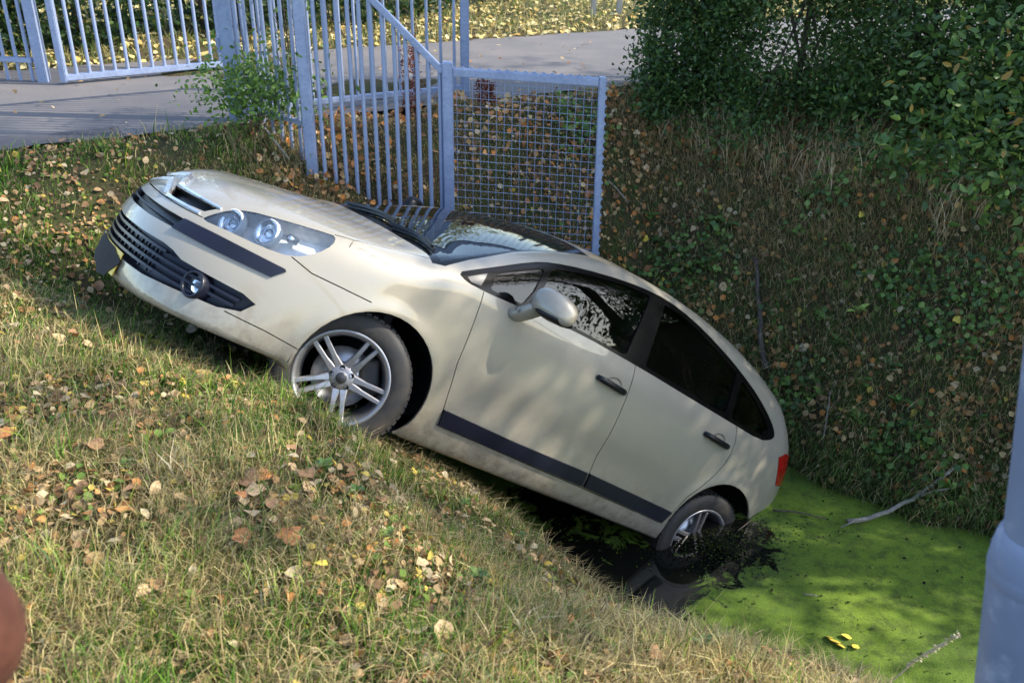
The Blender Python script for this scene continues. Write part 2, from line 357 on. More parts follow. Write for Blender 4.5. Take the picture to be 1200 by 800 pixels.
    # front end
    feature('x', smooth([(-.0001 * s, .470), (.28 * s, .476), (.47 * s, .484), (.53 * s, .478), (.58 * s, .462), (.76 * s, .462), (.785 * s, .445), (.77 * s, .39), (.73 * s, .362), (.60 * s, .340), (.45 * s, .322), (.30 * s, .318), (-.0001 * s, .316)], 0), 'lower_grille', fx)
    feature('x', [(0, .600), (.25 * s, .602), (.46 * s, .609), (.448 * s, .556), (.25 * s, .545), (0, .542)], 'mid_grille', fx)
    feature('x', [(.464 * s, .609), (.62 * s, .621), (.782 * s, .630), (.787 * s, .622), (.778 * s, .574), (.66 * s, .562), (.452 * s, .553)], 'bumper_strip', fx)
    feature('x', [(.09 * s, .700), (.14 * s, .703), (.20 * s, .703), (.36 * s, .709), (.49 * s, .714), (.47 * s, .676), (.37 * s, .665), (.21 * s, .658), (.17 * s, .664)], 'upper_grille', fx)
feature('x', [(-.56, 1.02), (-.50, 1.26), (0, 1.30), (.50, 1.26), (.56, 1.02), (0, 1.0)], 'rear_window', lambda c, n: c.x < -2.6 and n.x < -.1)
bm.faces.ensure_lookup_table()
groups = {}
for f in bm.faces: groups.setdefault(TAGS[f[TG]], []).append(f)
def panel(name, faces, mat, parent=car, off=0., thick=.012, inner='inner', pocket=0.):
    vid = {}; co = []
    def gi(v):
        if v not in vid: vid[v] = len(co); co.append(v.co[:])
        return vid[v]
    polys = [[gi(v) for v in f.verts] for f in faces]
    co = np.array(co); n = grad(co); n /= np.linalg.norm(n, axis=1)[:, None] + 1e-9; N = len(co)
    ec = {}
    for p in polys:
        for i in range(len(p)):
            a, b = p[i], p[(i + 1) % len(p)]; ec.setdefault((min(a, b), max(a, b)), []).append((a, b))
    bnd = [v[0] for v in ec.values() if len(v) == 1]
    V = [co + n * (off - pocket)]; polyL = [list(p) for p in polys]; midx = [0] * len(polys); nrm = [n[i] for p in polys for i in p]
    if pocket:
        base = N; V.append(co + n * off)
        for a, b in bnd:
            polyL.append([a, b, b + base, a + base]); midx.append(0); e = np.cross(co[b] - co[a], n[a]); e = -e / (np.linalg.norm(e) + 1e-9); nrm += [e] * 4
            polyL[-1] = polyL[-1][::-1]
    elif thick:
        V.append(co + n * (off - thick))
        polyL += [[i + N for i in p[::-1]] for p in polys]; midx += [1] * len(polys); nrm += [-n[i] for p in polys for i in p[::-1]]
        for a, b in bnd:
            polyL.append([b, a, a + N, b + N]); midx.append(0); e = np.cross(co[b] - co[a], n[a]); e = e / (np.linalg.norm(e) + 1e-9); nrm += [e] * 4
    me = mesh(name, np.concatenate(V), polyL, (mat, MAT[inner]), midx, True)
    me.normals_split_custom_set([tuple(x) for x in nrm])
    return link(name, me, None, parent)
def side(fs, s): return [f for f in fs if f.calc_center_median().y * s > 0]
G = groups
body = panel('body_shell', G['body'], MAT['paint']); panel('underbody', G['underbody'], MAT['black'], thick=.01)
hood_o = panel('bonnet', G['bonnet'], MAT['paint']); bump_o = panel('front_bumper', G['front_bumper'], MAT['paint'])
panel('windscreen', G['windscreen'], MAT['wsglass'], off=-.004, thick=0); panel('windscreen_surround', G['frit'], MAT['trim'], off=-.003, thick=.01)
panel('rear_window', G['rear_window'], MAT['glass'], off=-.004, thick=0)
DOORS = {}
for s in (1, -1):
    panel('sill', side(G['sill'], s), MAT['paint'])
    for nm in ('front', 'rear'):
        d = panel('door', side(G['door_' + nm], s), MAT['paint']); DOORS[nm, s] = d
        panel('moulding', side(G['moulding_' + nm], s), MAT['bluetrim'], d, off=.014, thick=.02)
        panel('window', side(G['glass_' + nm], s), MAT['glass'], d, off=-.010, thick=0)
    panel('window_trim', side(G['trim'], s), MAT['trim'], off=-.003, thick=.012)
    panel('quarter_window', side(G['glass_quarter_front'], s), MAT['glass'], off=-.010, thick=0)
    panel('quarter_window', side(G['glass_quarter_rear'], s), MAT['glass'], off=-.010, thick=0)
    panel('mirror_triangle', side(G['greytrim'], s), MAT['greytrim'], off=-.001, thick=.01)
    h = panel('headlight', side(G['headlight'], s), MAT['lampback'], pocket=.085)
    panel('lens', side(G['headlight'], s), MAT['lens'], h, off=.0, thick=0)
    DOORS['head', s] = h
    panel('tail_light', side(G['tail_light'], s), MAT['red'], off=.004, thick=.02)
    panel('bumper_strip', side(G['bumper_strip'], s), MAT['bluetrim'], bump_o, off=.010, thick=.02)
    panel('upper_grille', side(G['upper_grille'], s), MAT['black'], hood_o, pocket=.035)
lg = panel('lower_grille', G['lower_grille'], MAT['bluetrim'], pocket=.045); mg = panel('middle_grille', G['mid_grille'], MAT['black'], pocket=.04)
bm.free()
def nrm(p): g = grad(np.asarray(p, float)); return g / np.linalg.norm(g)
def sweep(name, pts, w, h, mat, parent, ups=None, closed=False, taper=None, n=4, smooth_=False):
    """rectangular (n=4) or round bar along pts; w across, h along ups (outward)"""
    pts = [np.asarray(p, float) for p in pts]; V = []; Fc = []; m = len(pts)
    for i, p in enumerate(pts):
        a = pts[i - 1] if (i or closed) else p; b = pts[(i + 1) % m] if (i < m - 1 or closed) else p; d = b - a; d = d / (np.linalg.norm(d) + 1e-9)
        u = np.asarray(ups[i] if ups is not None else (0, 0, 1), float); u = u - d * (u @ d)
        if np.linalg.norm(u) < 1e-3: u = np.array([1., 0, 0]) - d * d[0]
        u /= np.linalg.norm(u); r = np.cross(d, u); k = taper[i] if taper is not None else 1
        if n == 4: V += [p + r * w / 2 * k * x + u * h / 2 * k * y for x, y in ((-1, -1), (1, -1), (1, 1), (-1, 1))]
        else: V += [p + r * w / 2 * k * math.cos(2 * math.pi * j / n) + u * h / 2 * k * math.sin(2 * math.pi * j / n) for j in range(n)]
    for i in range(m if closed else m - 1):
        for j in range(n):
            a = i * n + j; b = i * n + (j + 1) % n; c = ((i + 1) % m) * n; Fc.append((a, b, c + (j + 1) % n, c + j))
    if not closed: Fc += [tuple(range(n))[::-1], tuple(range((m - 1) * n, m * n))]
    return link(name, mesh(name, V, Fc, (mat,), None, smooth_), None, parent)
def on_front(yz, off): 
    P_ = []; U_ = []
    for y, z in yz:
        p = np.array([skin_x(y, z), y, z]); g = nrm(p); P_.append(p + g * off); U_.append(g)
    return P_, U_
def rb(name, c, size, mat, parent, bev=.02, seg=3, rot=None):
    """rounded box"""
    b = bmesh.new(); bmesh.ops.create_cube(b, size=1)
    bmesh.ops.scale(b, vec=size, verts=b.verts)
    bmesh.ops.bevel(b, geom=list(b.edges), offset=min(bev, min(size) * .49), segments=seg, profile=.5, affect='EDGES')
    if rot is not None: bmesh.ops.rotate(b, matrix=Matrix.Rotation(rot[1], 3, rot[0]), verts=b.verts)
    bmesh.ops.translate(b, vec=c, verts=b.verts)
    me = bpy.data.meshes.new(name); b.to_mesh(me); b.free(); me.materials.append(mat)
    me.polygons.foreach_set('use_smooth', np.ones(len(me.polygons), bool)); return link(name, me, None, parent)
def lathe(name, prof, mat, parent, n=48, axis='y', c=(0, 0, 0), sm=True):
    V = []; Fc = []
    for r, h in prof:
        for i in range(n):
            a = 2 * math.pi * i / n; V.append((c[0] + r * math.cos(a), c[1] + h, c[2] + r * math.sin(a)) if axis == 'y' else (c[0] + r * math.cos(a), c[1] + r * math.sin(a), c[2] + h))
    for k in range(len(prof) - 1):
        for i in range(n):
            j = (i + 1) % n; q = (k * n + i, k * n + j, (k + 1) * n + j, (k + 1) * n + i); Fc.append(q if axis != 'y' else q[::-1])
    return link(name, mesh(name, V, Fc, (mat,), None, sm), None, parent)
# grille slats, chevrons, fog lamps, plate
for z, yl in ((.448, .50), (.415, .76), (.385, .755), (.352, .66)):
    ys = np.linspace(-yl, yl, 31); p, u = on_front([(y, z + .012 * min(1, abs(y) / .7)) for y in ys], -.016); sweep('slat', p, .012, .022, MAT['bluetrim'], lg, u)
for y in np.linspace(-.42, .42, 13):
    p, u = on_front([(y, .46), (y, .40), (y, .335)], -.032); sweep('mesh_bar', p, .008, .012, MAT['black'], lg, u)
ys = np.linspace(-.44, .44, 19); p, u = on_front([(y, .572 + .006 * abs(y)) for y in ys], -.014); sweep('slat', p, .008, .02, MAT['bluetrim'], mg, u)
for s in (1, -1):
    c = np.array([skin_x(.655 * s, .398), .655 * s, .398]); g = nrm(c); g = g * .6 + np.array([1, 0, 0]) * .4; g /= np.linalg.norm(g)
    q = Vector(g).to_track_quat('Y', 'Z').to_matrix().to_4x4(); q.translation = Vector(c)
    f1 = lathe('fog_lamp', [(.0, -.03), (.040, -.03), (.046, .004), (.050, .010), (.056, .010), (.060, .0), (.060, -.05)], MAT['bluetrim'], bump_o, 28); f1.matrix_local = q
    lathe('lens', [(.0, -.006), (.025, -.009), (.042, -.018)], MAT['lens'], f1, 24); lathe('reflector', [(.0, -.028), (.02, -.026), (.041, -.02)], MAT['reflector'], f1, 24)
    # twin chevrons and the chrome lines that run out of them
    for z0, y1, z1, lz in ((.757, .125, .714, ((.13, .712), (.20, .709), (.36, .714), (.50, .719))), (.703, .185, .650, ((.19, .648), (.26, .650), (.37, .655), (.47, .660)))):
        p, u = on_front([(0, z0), (y1 * .5 * s, z0 - .42 * (z0 - z1)), (y1 * s, z1)], .008); sweep('chevron', p, .026, .020, MAT['chrome'], hood_o, [(.8, 0, .6)] * 3, taper=[1.1, 1.1, .9])
        p, u = on_front([(a * s, b) for a, b in lz], .003); sweep('chrome_line', p, .014, .012, MAT['chrome'], hood_o, u, taper=[1.1, 1, .9, .7])
    # headlight insides
    h = DOORS['head', s]
    for (y, z, r) in ((.565, .706, .052), (.668, .742, .050)):
        y *= s; c = np.array([skin_x(y, z), y, z]); c = c - nrm(c) * .034; d = Vector((.80, .42 * s, .15)).normalized(); q = d.to_track_quat('Y', 'Z').to_matrix().to_4x4(); q.translation = Vector(c)
        b = lathe('reflector_bowl', [(.012, -.045), (.03, -.035), (r * .8, -.01), (r, .012), (r + .004, .012), (r + .004, -.01)], MAT['chrome'], h, 28); b.matrix_local = q
        b2 = lathe('bulb', [(.0, .012), (.012, .009), (.020, .0), (.022, -.012), (.018, -.03)], MAT['lens'], h, 16); b2.matrix_local = q
        b3 = lathe('lamp_ring', [(r + .003, .006), (r + .006, .014), (r + .012, .012), (r + .014, -.02)], MAT['lampback'], h, 28); b3.matrix_local = q
    c = np.array([skin_x(.715 * s, .772), .715 * s, .772]); c = c - nrm(c) * .045; rb('indicator', tuple(c), (.06, .04, .04), MAT['reflector'], h, .018)
pp, pu = on_front([(y, .285) for y in np.linspace(-.26, .26, 9)], .012)
def plate_strip(name, y0, y1, z0, z1, off, mat, parent):
    V = []; n = 9
    for y in np.linspace(y0, y1, n):
        p = np.array([skin_x(y, .28), y, .28]); x = p[0] + off
        V += [(x, y, z0), (x, y, z1), (x - .004, y, z1), (x - .004, y, z0)]
    Fc = [(i * 4 + j, (i + 1) * 4 + j, (i + 1) * 4 + (j + 1) % 4, i * 4 + (j + 1) % 4) for i in range(n - 1) for j in range(4)] + [(3, 2, 1, 0), (n * 4 - 4, n * 4 - 3, n * 4 - 2, n * 4 - 1)]
    return link(name, mesh(name, V, Fc, (mat,)), None, parent)
np_ = plate_strip('number_plate', -.21, .26, .232, .342, .014, MAT['plate'], car); plate_strip('plate_band', -.26, -.212, .232, .342, .014, MAT['band'], np_)
blob = []
for i in range(40):
    a = 2 * math.pi * i / 40; r = 1 + .07 * math.sin(3 * a + 1) + .05 * math.sin(7 * a)
    y = .02 + .235 * r * math.copysign(abs(math.cos(a)) ** .7, math.cos(a)); z = .283 + .060 * r * math.copysign(abs(math.sin(a)) ** .7, math.sin(a))
    if math.sin(a) < -.6 and y > .08: z -= .03
    blob.append((skin_x(y, .28) + .018, y, z))
cb = len(blob); V = blob + [(x - .003, y, z) for x, y, z in blob] + [(skin_x(.02 + dy, .28) + .018, .02 + dy, .283) for dy in (-.1, 0, .1)]
near = lambda q: 2 * cb + (0 if q[1] < -.01 else 1 if q[1] < .1 else 2)
Fc = [(i, (i + 1) % cb, near(blob[i])) for i in range(cb)] + [(i, near(blob[i]), near(blob[i - 1])) for i in range(cb) if near(blob[i]) != near(blob[i - 1])] + [(i, i + cb, (i + 1) % cb + cb, (i + 1) % cb) for i in range(cb)]
link('plate_cover', mesh('plate_cover', V, Fc, (MAT['cover'],)), None, np_)
# wheels
def wheel_at(c, steer, spin):
    R_ = .316; w = .102
    tw = [(.205, -.095), (.215, -.100), (.25, -.108), (.285, -.106), (.305, -.095), (.313, -.08), (.316, -.04), (.316, .04), (.313, .08), (.305, .093), (.285, .103), (.25, .106), (.228, .101), (.219, .096), (.205, .09)]
    V = []; Fc = []; seg = 72; nr = 0
    b = bmesh.new()
    def bar(p0, p1, w0, w1, d0, d1):
        p0 = np.array(p0); p1 = np.array(p1); d = p1 - p0; d = d / np.linalg.norm(d); t = np.array([-d[2], 0, d[0]]); t /= np.linalg.norm(t); yv = np.array([0, 1., 0]); vs = []
        for p, ww, dd in ((p0, w0, d0), (p1, w1, d1)):
            for a, e in ((-.5, -1), (.5, -1), (.5, -.12), (.34, 0), (-.34, 0), (-.5, -.12)): vs.append(b.verts.new(p + t * a * ww + yv * e * dd))
        for j in range(6): b.faces.new((vs[j], vs[(j + 1) % 6], vs[6 + (j + 1) % 6], vs[6 + j]))
        b.faces.new(vs[:6][::-1]); b.faces.new(vs[6:])
    for k in range(5):
        a0 = spin + k * 2 * math.pi / 5
        for sg in (-1, 1):
            dirp = lambda r, off: (r * math.cos(a0) - off * math.sin(a0), 0, r * math.sin(a0) + off * math.cos(a0))
            q0 = np.array(dirp(.050, .016 * sg)); q1 = np.array(dirp(.105, .020 * sg)); q2 = np.array(dirp(.207, .027 * sg))
            q0[1] = .066; q1[1] = .076; q2[1] = .090
            bar(q0, q1, .040, .024, .04, .03); bar(q1, q2, .023, .021, .03, .028)
    bmesh.ops.recalc_face_normals(b, faces=b.faces); me = bpy.data.meshes.new('wheel'); b.to_mesh(me); b.free(); me.materials.append(MAT['alloy'])
    wo_ = link('wheel', me, None, car)
    rim = lathe('rim', [(.205, -.09), (.185, -.08), (.178, -.03), (.186, .03), (.193, .066), (.200, .088), (.207, .095), (.219, .099), (.222, .094), (.216, .086)], MAT['alloy'], wo_, 72)
    lathe('hub', [(.0, .072), (.026, .072), (.030, .069), (.034, .069), (.058, .066), (.066, .058), (.07, .02)], MAT['alloy'], wo_, 40)
    lathe('centre_cap', [(.0, .078), (.020, .077), (.025, .073), (.0265, .066)], MAT['greytrim'], wo_, 28)
    for k in range(5):
        a = spin + (k + .5) * 2 * math.pi / 5; lathe('bolt_hole', [(0, .0655), (.009, .0655), (.011, .068), (.012, .066)], MAT['black'], wo_, 12, c=(.047 * math.cos(a), 0.002, .047 * math.sin(a)))
    lathe('brake_disc', [(.06, .03), (.072, .022), (.138, .022), (.139, .0), (.07, -.01)], MAT['disc'], wo_, 48)
    cal = rb('brake_caliper', (.0, .0, 0), (.09, .06, .17), MAT['rubber'], wo_, .02); cal.matrix_local = Matrix.Rotation(-2.7, 4, 'Y') @ Matrix.Translation((.125, .012, 0))
    ty = lathe('tyre', tw, MAT['rubber'], wo_, 96)
    tb = bmesh.new()
    for k in range(60):
        for sg in (-1, 1):
            a = 2 * math.pi * (k + .25 * sg) / 60; m = Matrix.Translation((.3095 * math.cos(a), .058 * sg, .3095 * math.sin(a))) @ Matrix.Rotation(-a, 4, 'Y') @ Matrix.Diagonal((.016, .060, .022, 1))
            bmesh.ops.create_cube(tb, size=1, matrix=m)
    tm = bpy.data.meshes.new('tread'); tb.to_mesh(tm); tb.free(); tm.materials.append(MAT['rubber']); tr_ = link('tread', tm, None, wo_); tr_['kind'] = 'stuff'
    flip = Matrix.Rotation(math.pi, 4, 'Z') if c[1] < 0 else Matrix.Identity(4)
    wo_.matrix_local = Matrix.Translation(c) @ Matrix.Rotation(steer, 4, 'Z') @ flip
    return wo_
for s in (1, -1):
    wheel_at((-.036, .725 * s, .303), RAD(-24), RAD(35)); wheel_at((-2.64, .735 * s, .232), 0, RAD(70))
    for (cx, cz, r) in (AF, AR):   # arch liners
        V = []; Fc = []; n = 28
        for i in range(n + 1):
            a = -.12 + (math.pi + .24) * i / n
            for y in (.30, .845): V.append((cx + (r + .012) * math.cos(a), y * s, cz + (r + .012) * math.sin(a)))
        for i in range(n): Fc.append((2 * i, 2 * i + 2, 2 * i + 3, 2 * i + 1))
        ci = len(V); V.append((cx, .30 * s, cz)); Fc += [(2 * i, ci, 2 * i + 2) for i in range(n)]
        link('arch_liner', mesh('arch_liner', V, Fc, (MAT['black'],)), None, car)
# door mirrors
def blob_mesh(name, secs, mat, parent, n=20):
    """loft of super-ellipse sections: (centre, axis a, axis b, ra, rb)"""
    V = []; Fc = []
    for c, ea, eb, ra, rb_ in secs:
        c = np.array(c, float); ea = np.array(ea, float); eb = np.array(eb, float)
        for i in range(n):
            t = 2 * math.pi * i / n; ca, sa = math.cos(t), math.sin(t); V.append(c + ea * ra * math.copysign(abs(ca) ** .8, ca) + eb * rb_ * math.copysign(abs(sa) ** .8, sa))
    m = len(secs)
    for k in range(m - 1):
        for i in range(n): j = (i + 1) % n; Fc.append((k * n + i, k * n + j, (k + 1) * n + j, (k + 1) * n + i))
    Fc += [tuple(range(n))[::-1], tuple(range((m - 1) * n, m * n))]
    b = bmesh.new(); me = mesh(name, V, Fc, (mat,), None, True); b.from_mesh(me); bmesh.ops.recalc_face_normals(b, faces=b.faces); b.to_mesh(me); b.free()
    return link(name, me, None, parent)
for s in (1, -1):
    X_, Y_, Z_ = (1, 0, 0), (0, s, 0), (0, 0, 1)
    secs = []
    for y, x, z, rx, rz in ((.905, -.665, 1.035, .02, .03), (.915, -.672, 1.038, .05, .055), (.945, -.685, 1.045, .068, .068), (.99, -.705, 1.047, .074, .071), (1.035, -.728, 1.043, .068, .066), (1.07, -.748, 1.036, .052, .054), (1.09, -.758, 1.032, .028, .034), (1.096, -.760, 1.030, .008, .012)):
        secs.append(((x, y * s, z), X_, Z_, rx, rz))
    mh = blob_mesh('door_mirror', secs, MAT['paint' if s > 0 else 'black'], car)
    if s < 0: mh.location = (-.10, -.03, .165)
    secs = [((-.700, .955 * s, 1.0), X_, Z_, .062, .022), ((-.712, .99 * s, .994), X_, Z_, .072, .024), ((-.735, 1.035 * s, .995), X_, Z_, .066, .022), ((-.752, 1.07 * s, .998), X_, Z_, .05, .018)]
    blob_mesh('mirror_base_shell', secs, MAT['black'], mh)
    secs = [((-.635, .835 * s, .92), X_, Z_, .045, .034), ((-.645, .87 * s, .938), X_, Z_, .044, .034), ((-.66, .905 * s, .968), X_, Z_, .042, .036), ((-.675, .935 * s, 1.0), X_, Z_, .044, .034)]
    blob_mesh('mirror_arm', secs, MAT['paint'], mh)
    r_ = rb('side_repeater', (-.602, .893 * s, .95), (.012, .045, .022), MAT['lens'], mh, .004)
    lathe('mirror_glass', [(.0, .0), (.055, .0)], MAT['chrome'], mh, 24, axis='y').matrix_local = Matrix.Translation((-.775, .995 * s, 1.045)) @ Matrix.Rotation(RAD(90), 4, 'Z') @ Matrix.Diagonal((1.3, 1, 1, 1))
# door handles
for (nm, x0, x1) in (('front', -1.262, -1.492), ('rear', -2.180, -2.420)):
    for s in (1, -1):
        d = DOORS[nm, s]; xs = np.linspace(x0, x1, 9); pts = []; ups = []
        for i, x in enumerate(xs):
            z = .845 - .010 * i / 8; y = skin_y(x, z); k = math.sin(math.pi * i / 8) ** .5; pts.append((x, (y + .006 + .030 * k) * s, z)); ups.append((0, s, 0))
        sweep('handle', pts, .034, .018, MAT['black'], d, ups, taper=[.75, .95, 1, 1, 1, 1, 1, 1, .8], n=10, smooth_=True)
        xm = (x0 + x1) / 2 - .02; ym = skin_y(xm, .838)
        lathe('handle_recess', [(.0, -.028), (.028, -.024), (.045, -.010), (.056, .0012), (.060, .0018)], MAT['paint'], d, 28).matrix_local = Matrix.Translation((xm, (ym) * s, .838)) @ Matrix.Rotation(0 if s > 0 else math.pi, 4, 'Z') @ Matrix.Diagonal((1.0, 1, .82, 1))
# wipers
for (x0, y0, x1, y1) in ((-.10, .30, -.165, .66), (-.10, -.32, -.15, .22)):
    t = np.linspace(0, 1, 10); pts = []; ups = []
    for a in t:
        x = x0 + (x1 - x0) * a - .03 * math.sin(math.pi * a); y = y0 + (y1 - y0) * a; pts.append((x, y, skin_z(x, y) + .022)); ups.append((0, 0, 1))
    w = sweep('wiper', pts, .016, .014, MAT['black'], car, ups)
    sweep('wiper_blade', [(p[0] - .018, p[1], p[2] - .012) for p in pts], .008, .016, MAT['black'], w, ups)
# cabin: dashboard, steering wheel, seats
rb('dashboard', (-.42, 0, .80), (.62, 1.34, .26), MAT['inner'], car, .08); rb('instrument_hood', (-.62, 0, .935), (.22, .40, .07), MAT['inner'], car, .03)
st = lathe('steering_wheel', [(.172 + .016 * math.cos(a), .016 * math.sin(a)) for a in np.linspace(0, 2 * math.pi, 13)], MAT['black'], car, 40)
st.matrix_local = Matrix.Translation((-.86, .36, .86)) @ Matrix.Rotation(RAD(-62), 4, 'Y') @ Matrix.Rotation(RAD(90), 4, 'X')
lathe('hub', [(.0, .03), (.06, .028), (.075, .0), (.06, -.03)], MAT['black'], st, 20)
for a in (0, 120, 240): rb('spoke', (.11 * math.cos(RAD(a)), 0, .11 * math.sin(RAD(a))), (.14, .015, .03), MAT['black'], st, .005, rot=('Y', -RAD(a)))
for s in (1, -1):
    sb = rb('seat', (-1.20, .36 * s, .50), (.52, .50, .16), MAT['seat'], car, .06)
    rb('seat_back', (-1.52, .36 * s, .80), (.15, .48, .62), MAT['seat'], sb, .06, rot=None).matrix_local = Matrix.Translation((-1.52, .36 * s, .55)) @ Matrix.Rotation(RAD(-16), 4, 'Y') @ Matrix.Translation((1.52, -.36 * s, -.55))
    hr = rb('headrest', (-1.645, .36 * s, 1.195), (.10, .26, .17), MAT['seat'], sb, .045)
rbench = rb('rear_seat', (-2.15, 0, .50), (.50, 1.24, .16), MAT['seat'], car, .05)
rb('rear_seat_back', (-2.52, 0, .76), (.15, 1.20, .56), MAT['seat'], rbench, .05).matrix_local = Matrix.Translation((-2.5, 0, .55)) @ Matrix.Rotation(RAD(-18), 4, 'Y') @ Matrix.Translation((2.5, 0, -.55))
for y in (-.38, .38): rb('rear_headrest', (-2.63, y, 1.08), (.09, .25, .14), MAT['seat'], rbench, .04)
rb('cabin_floor', (-1.35, 0, .27), (2.3, 1.36, .06), MAT['inner'], car, .01); rb('bulkhead', (-.15, 0, .55), (.05, 1.30, .72), MAT['inner'], car, .01)
bpy.context.view_layer.update()
# ------------------------------------------------------------------ terrain
ND = np.array([.6, .8]); TD = np.array([.8, -.6]); QD = np.array([-.475, .88])
PS = cub([-2, .3, .9, 1.4, 1.8, 2.05, 2.32, 2.8, 3.2, 3.5, 3.75, 4.1, 4.7, 5.0, 5.25, 5.75, 6.4, 6.9, 7.4, 9], [0, -.01, -.03, -.10, -.19, -.33, -.60, -.97, -1.42, -1.86, -2.12, -2.38, -2.42, -2.32, -1.95, -1.36, -.62, -.13, -.01, 0])
PQ = cub([4.0, 4.7, 4.95, 5.3, 5.6, 5.9, 6.2, 6.5, 6.75, 7.2], [-2.6, -2.5, -2.05, -1.30, -.78, -.37, -.12, .0, .02, .02])
PT = cub([-6.8, -6.0, -5.2, -4.6, -4.2, -3.9, -3.4], [0, -.04, -.22, -.58, -.92, -1.5, -2.6])
def wob(x, y):
    r = 0
    for i, (k, a) in enumerate(((1.3, .020), (2.9, .014), (6.1, .010), (13., .006))):
        r = r + a * (np.sin(k * x + 1.7 * i + .6 * np.sin(k * .7 * y)) * np.cos(k * 1.1 * y + 2.3 * i + .5 * np.sin(k * .8 * x)))
    return r
def height(x, y):
    t = TD[0] * x + TD[1] * y; s = .30 * np.clip((t + 2.65) / 1.2, 0, 1) * (1 - .7 * np.clip((t + 1.35) / .8, 0, 1)) * np.clip((4.3 - (ND[0] * x + ND[1] * y)) / .8, 0, 1) + ND[0] * x + ND[1] * y; t = TD[0] * x + TD[1] * y; q = QD[0] * x + QD[1] * y
    z = smax(PS(s), smax(PQ(q), PT(t), .12), .12) ; z = np.minimum(z, 0.012)
    road = np.clip((q - 6.35) / .4, 0, 1) * np.clip((10.2 - q) / .4, 0, 1)
    z = z + .05 * np.exp(-((x + .75) ** 2 / .15 + (y - 3.15) ** 2 / .03))
    sb = ND[0] * x + ND[1] * y; w2 = np.exp(-((sb - 5.5) / .5) ** 2)
    return z + wob(x, y) * (1 - .93 * road) + w2 * (.09 * np.sin(4.1 * t + .8 * np.sin(2.3 * t)) + .05 * np.sin(11 * t + 3 * sb))
def axis(lo, a, b, hi, step, n):
    m = np.arange(a, b + 1e-6, step); g = np.geomspace(step, 1, n); l = a - (a - lo) * (np.geomspace(.004, 1, n)); r = b + (hi - b) * (np.geomspace(.004, 1, n)); return np.r_[l[::-1], m, r]
gx = axis(-180, -7.5, 7, 180, .06, 22); gy = axis(-120, .2, 13, 220, .06, 22); X, Y = np.meshgrid(gx, gy, indexing='ij'); Zg = height(X, Y)
nx, ny = X.shape; I, J = np.meshgrid(np.arange(nx - 1), np.arange(ny - 1), indexing='ij'); a = I * ny + J
gm = NT('soil_and_litter'); n1 = gm.noise(3.2, 8, .65); n2 = gm.noise(38, 8, .7); n3 = gm.noise(110, 4, .7)
c1 = gm.ramp(n2, [(.25, (.024, .018, .011)), (.5, (.070, .052, .028)), (.72, (.15, .11, .06))]); c2 = gm.ramp(n3, [(.3, (.024, .036, .010)), (.7, (.09, .095, .032))])
gm.set(color=gm.mix(gm.ramp(n1, [(.4, 0.), (.62, 1.)]), c1, c2), rough=.95, spec=.15); gm.bump(n2, .9, .03)
ground = link('ground', fast_mesh('ground', np.c_[X.ravel(), Y.ravel(), Zg.ravel()], np.c_[a.ravel(), (a + ny).ravel(), (a + ny + 1).ravel(), (a + 1).ravel()], (gm.m,))); tag(ground, kind='structure')
# road: asphalt lane crossing behind the ditch, with an older edge strip
ROADD = np.array([.88, .475])
def road_sheet(name, q0, q1, z, mat, l0, l1, jit):
    ls = np.linspace(l0, l1, 260); V = []
    for l in ls:
        for q, sg in ((q0, 1), (q1, -1)):
            qq = q + jit * sg * (.5 + .5 * math.sin(l * 5.1 + 1.3 * math.sin(l * 2.3)) + .4 * math.sin(l * 17.)); p = ROADD * l + QD * qq; V.append((p[0], p[1], z))
    Fc = [(2 * i, 2 * i + 2, 2 * i + 3, 2 * i + 1) for i in range(len(ls) - 1)]
    return tag(link(name, mesh(name, V, Fc, (mat,))), kind='structure')
def asphalt(name, lo, hi):
    m = NT(name); a_ = m.noise(1.6, 6, .6); b_ = m.noise(160, 3, .6); c_ = m.noise(7, 6, .7)
    base = m.ramp(b_, [(.3, lo), (.7, hi)]); m.set(color=m.mix(m.ramp(a_, [(.4, 0.), (.7, .45)]), base, (.22, .19, .17)), rough=.85, spec=.3); m.bump(b_, .5, .004); return m.m
road_sheet('road', 6.72, 9.55, .028, asphalt('asphalt', (.098, .092, .093), (.16, .15, .148)), -12, 24, .05)
road_sheet('road_edge_strip', 6.66, 7.02, .033, asphalt('old_asphalt', (.05, .048, .055), (.10, .095, .10)), -12, -4.6 + 5.2, .04)
# water in the ditch
WZ = -1.90
wm = NT('duckweed_water'); tc = wm.N('ShaderNodeTexCoord')
fine = wm.noise(120, 6, .85); mid = wm.noise(13, 7, .72); big = wm.noise(1.3, 5, .6, dist=.6); vor = wm.N('ShaderNodeTexVoronoi'); vor.inputs['Scale'].default_value = 330; wm.L(tc.outputs['Object'], vor.inputs['Vector'])
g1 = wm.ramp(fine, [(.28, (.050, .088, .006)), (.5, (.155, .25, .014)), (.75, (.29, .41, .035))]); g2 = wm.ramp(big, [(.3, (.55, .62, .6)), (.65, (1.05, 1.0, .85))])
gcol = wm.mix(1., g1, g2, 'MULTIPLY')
gcol = wm.mix(wm.ramp(mid, [(.46, 0.), (.66, .7)]), gcol, (.030, .050, .005))
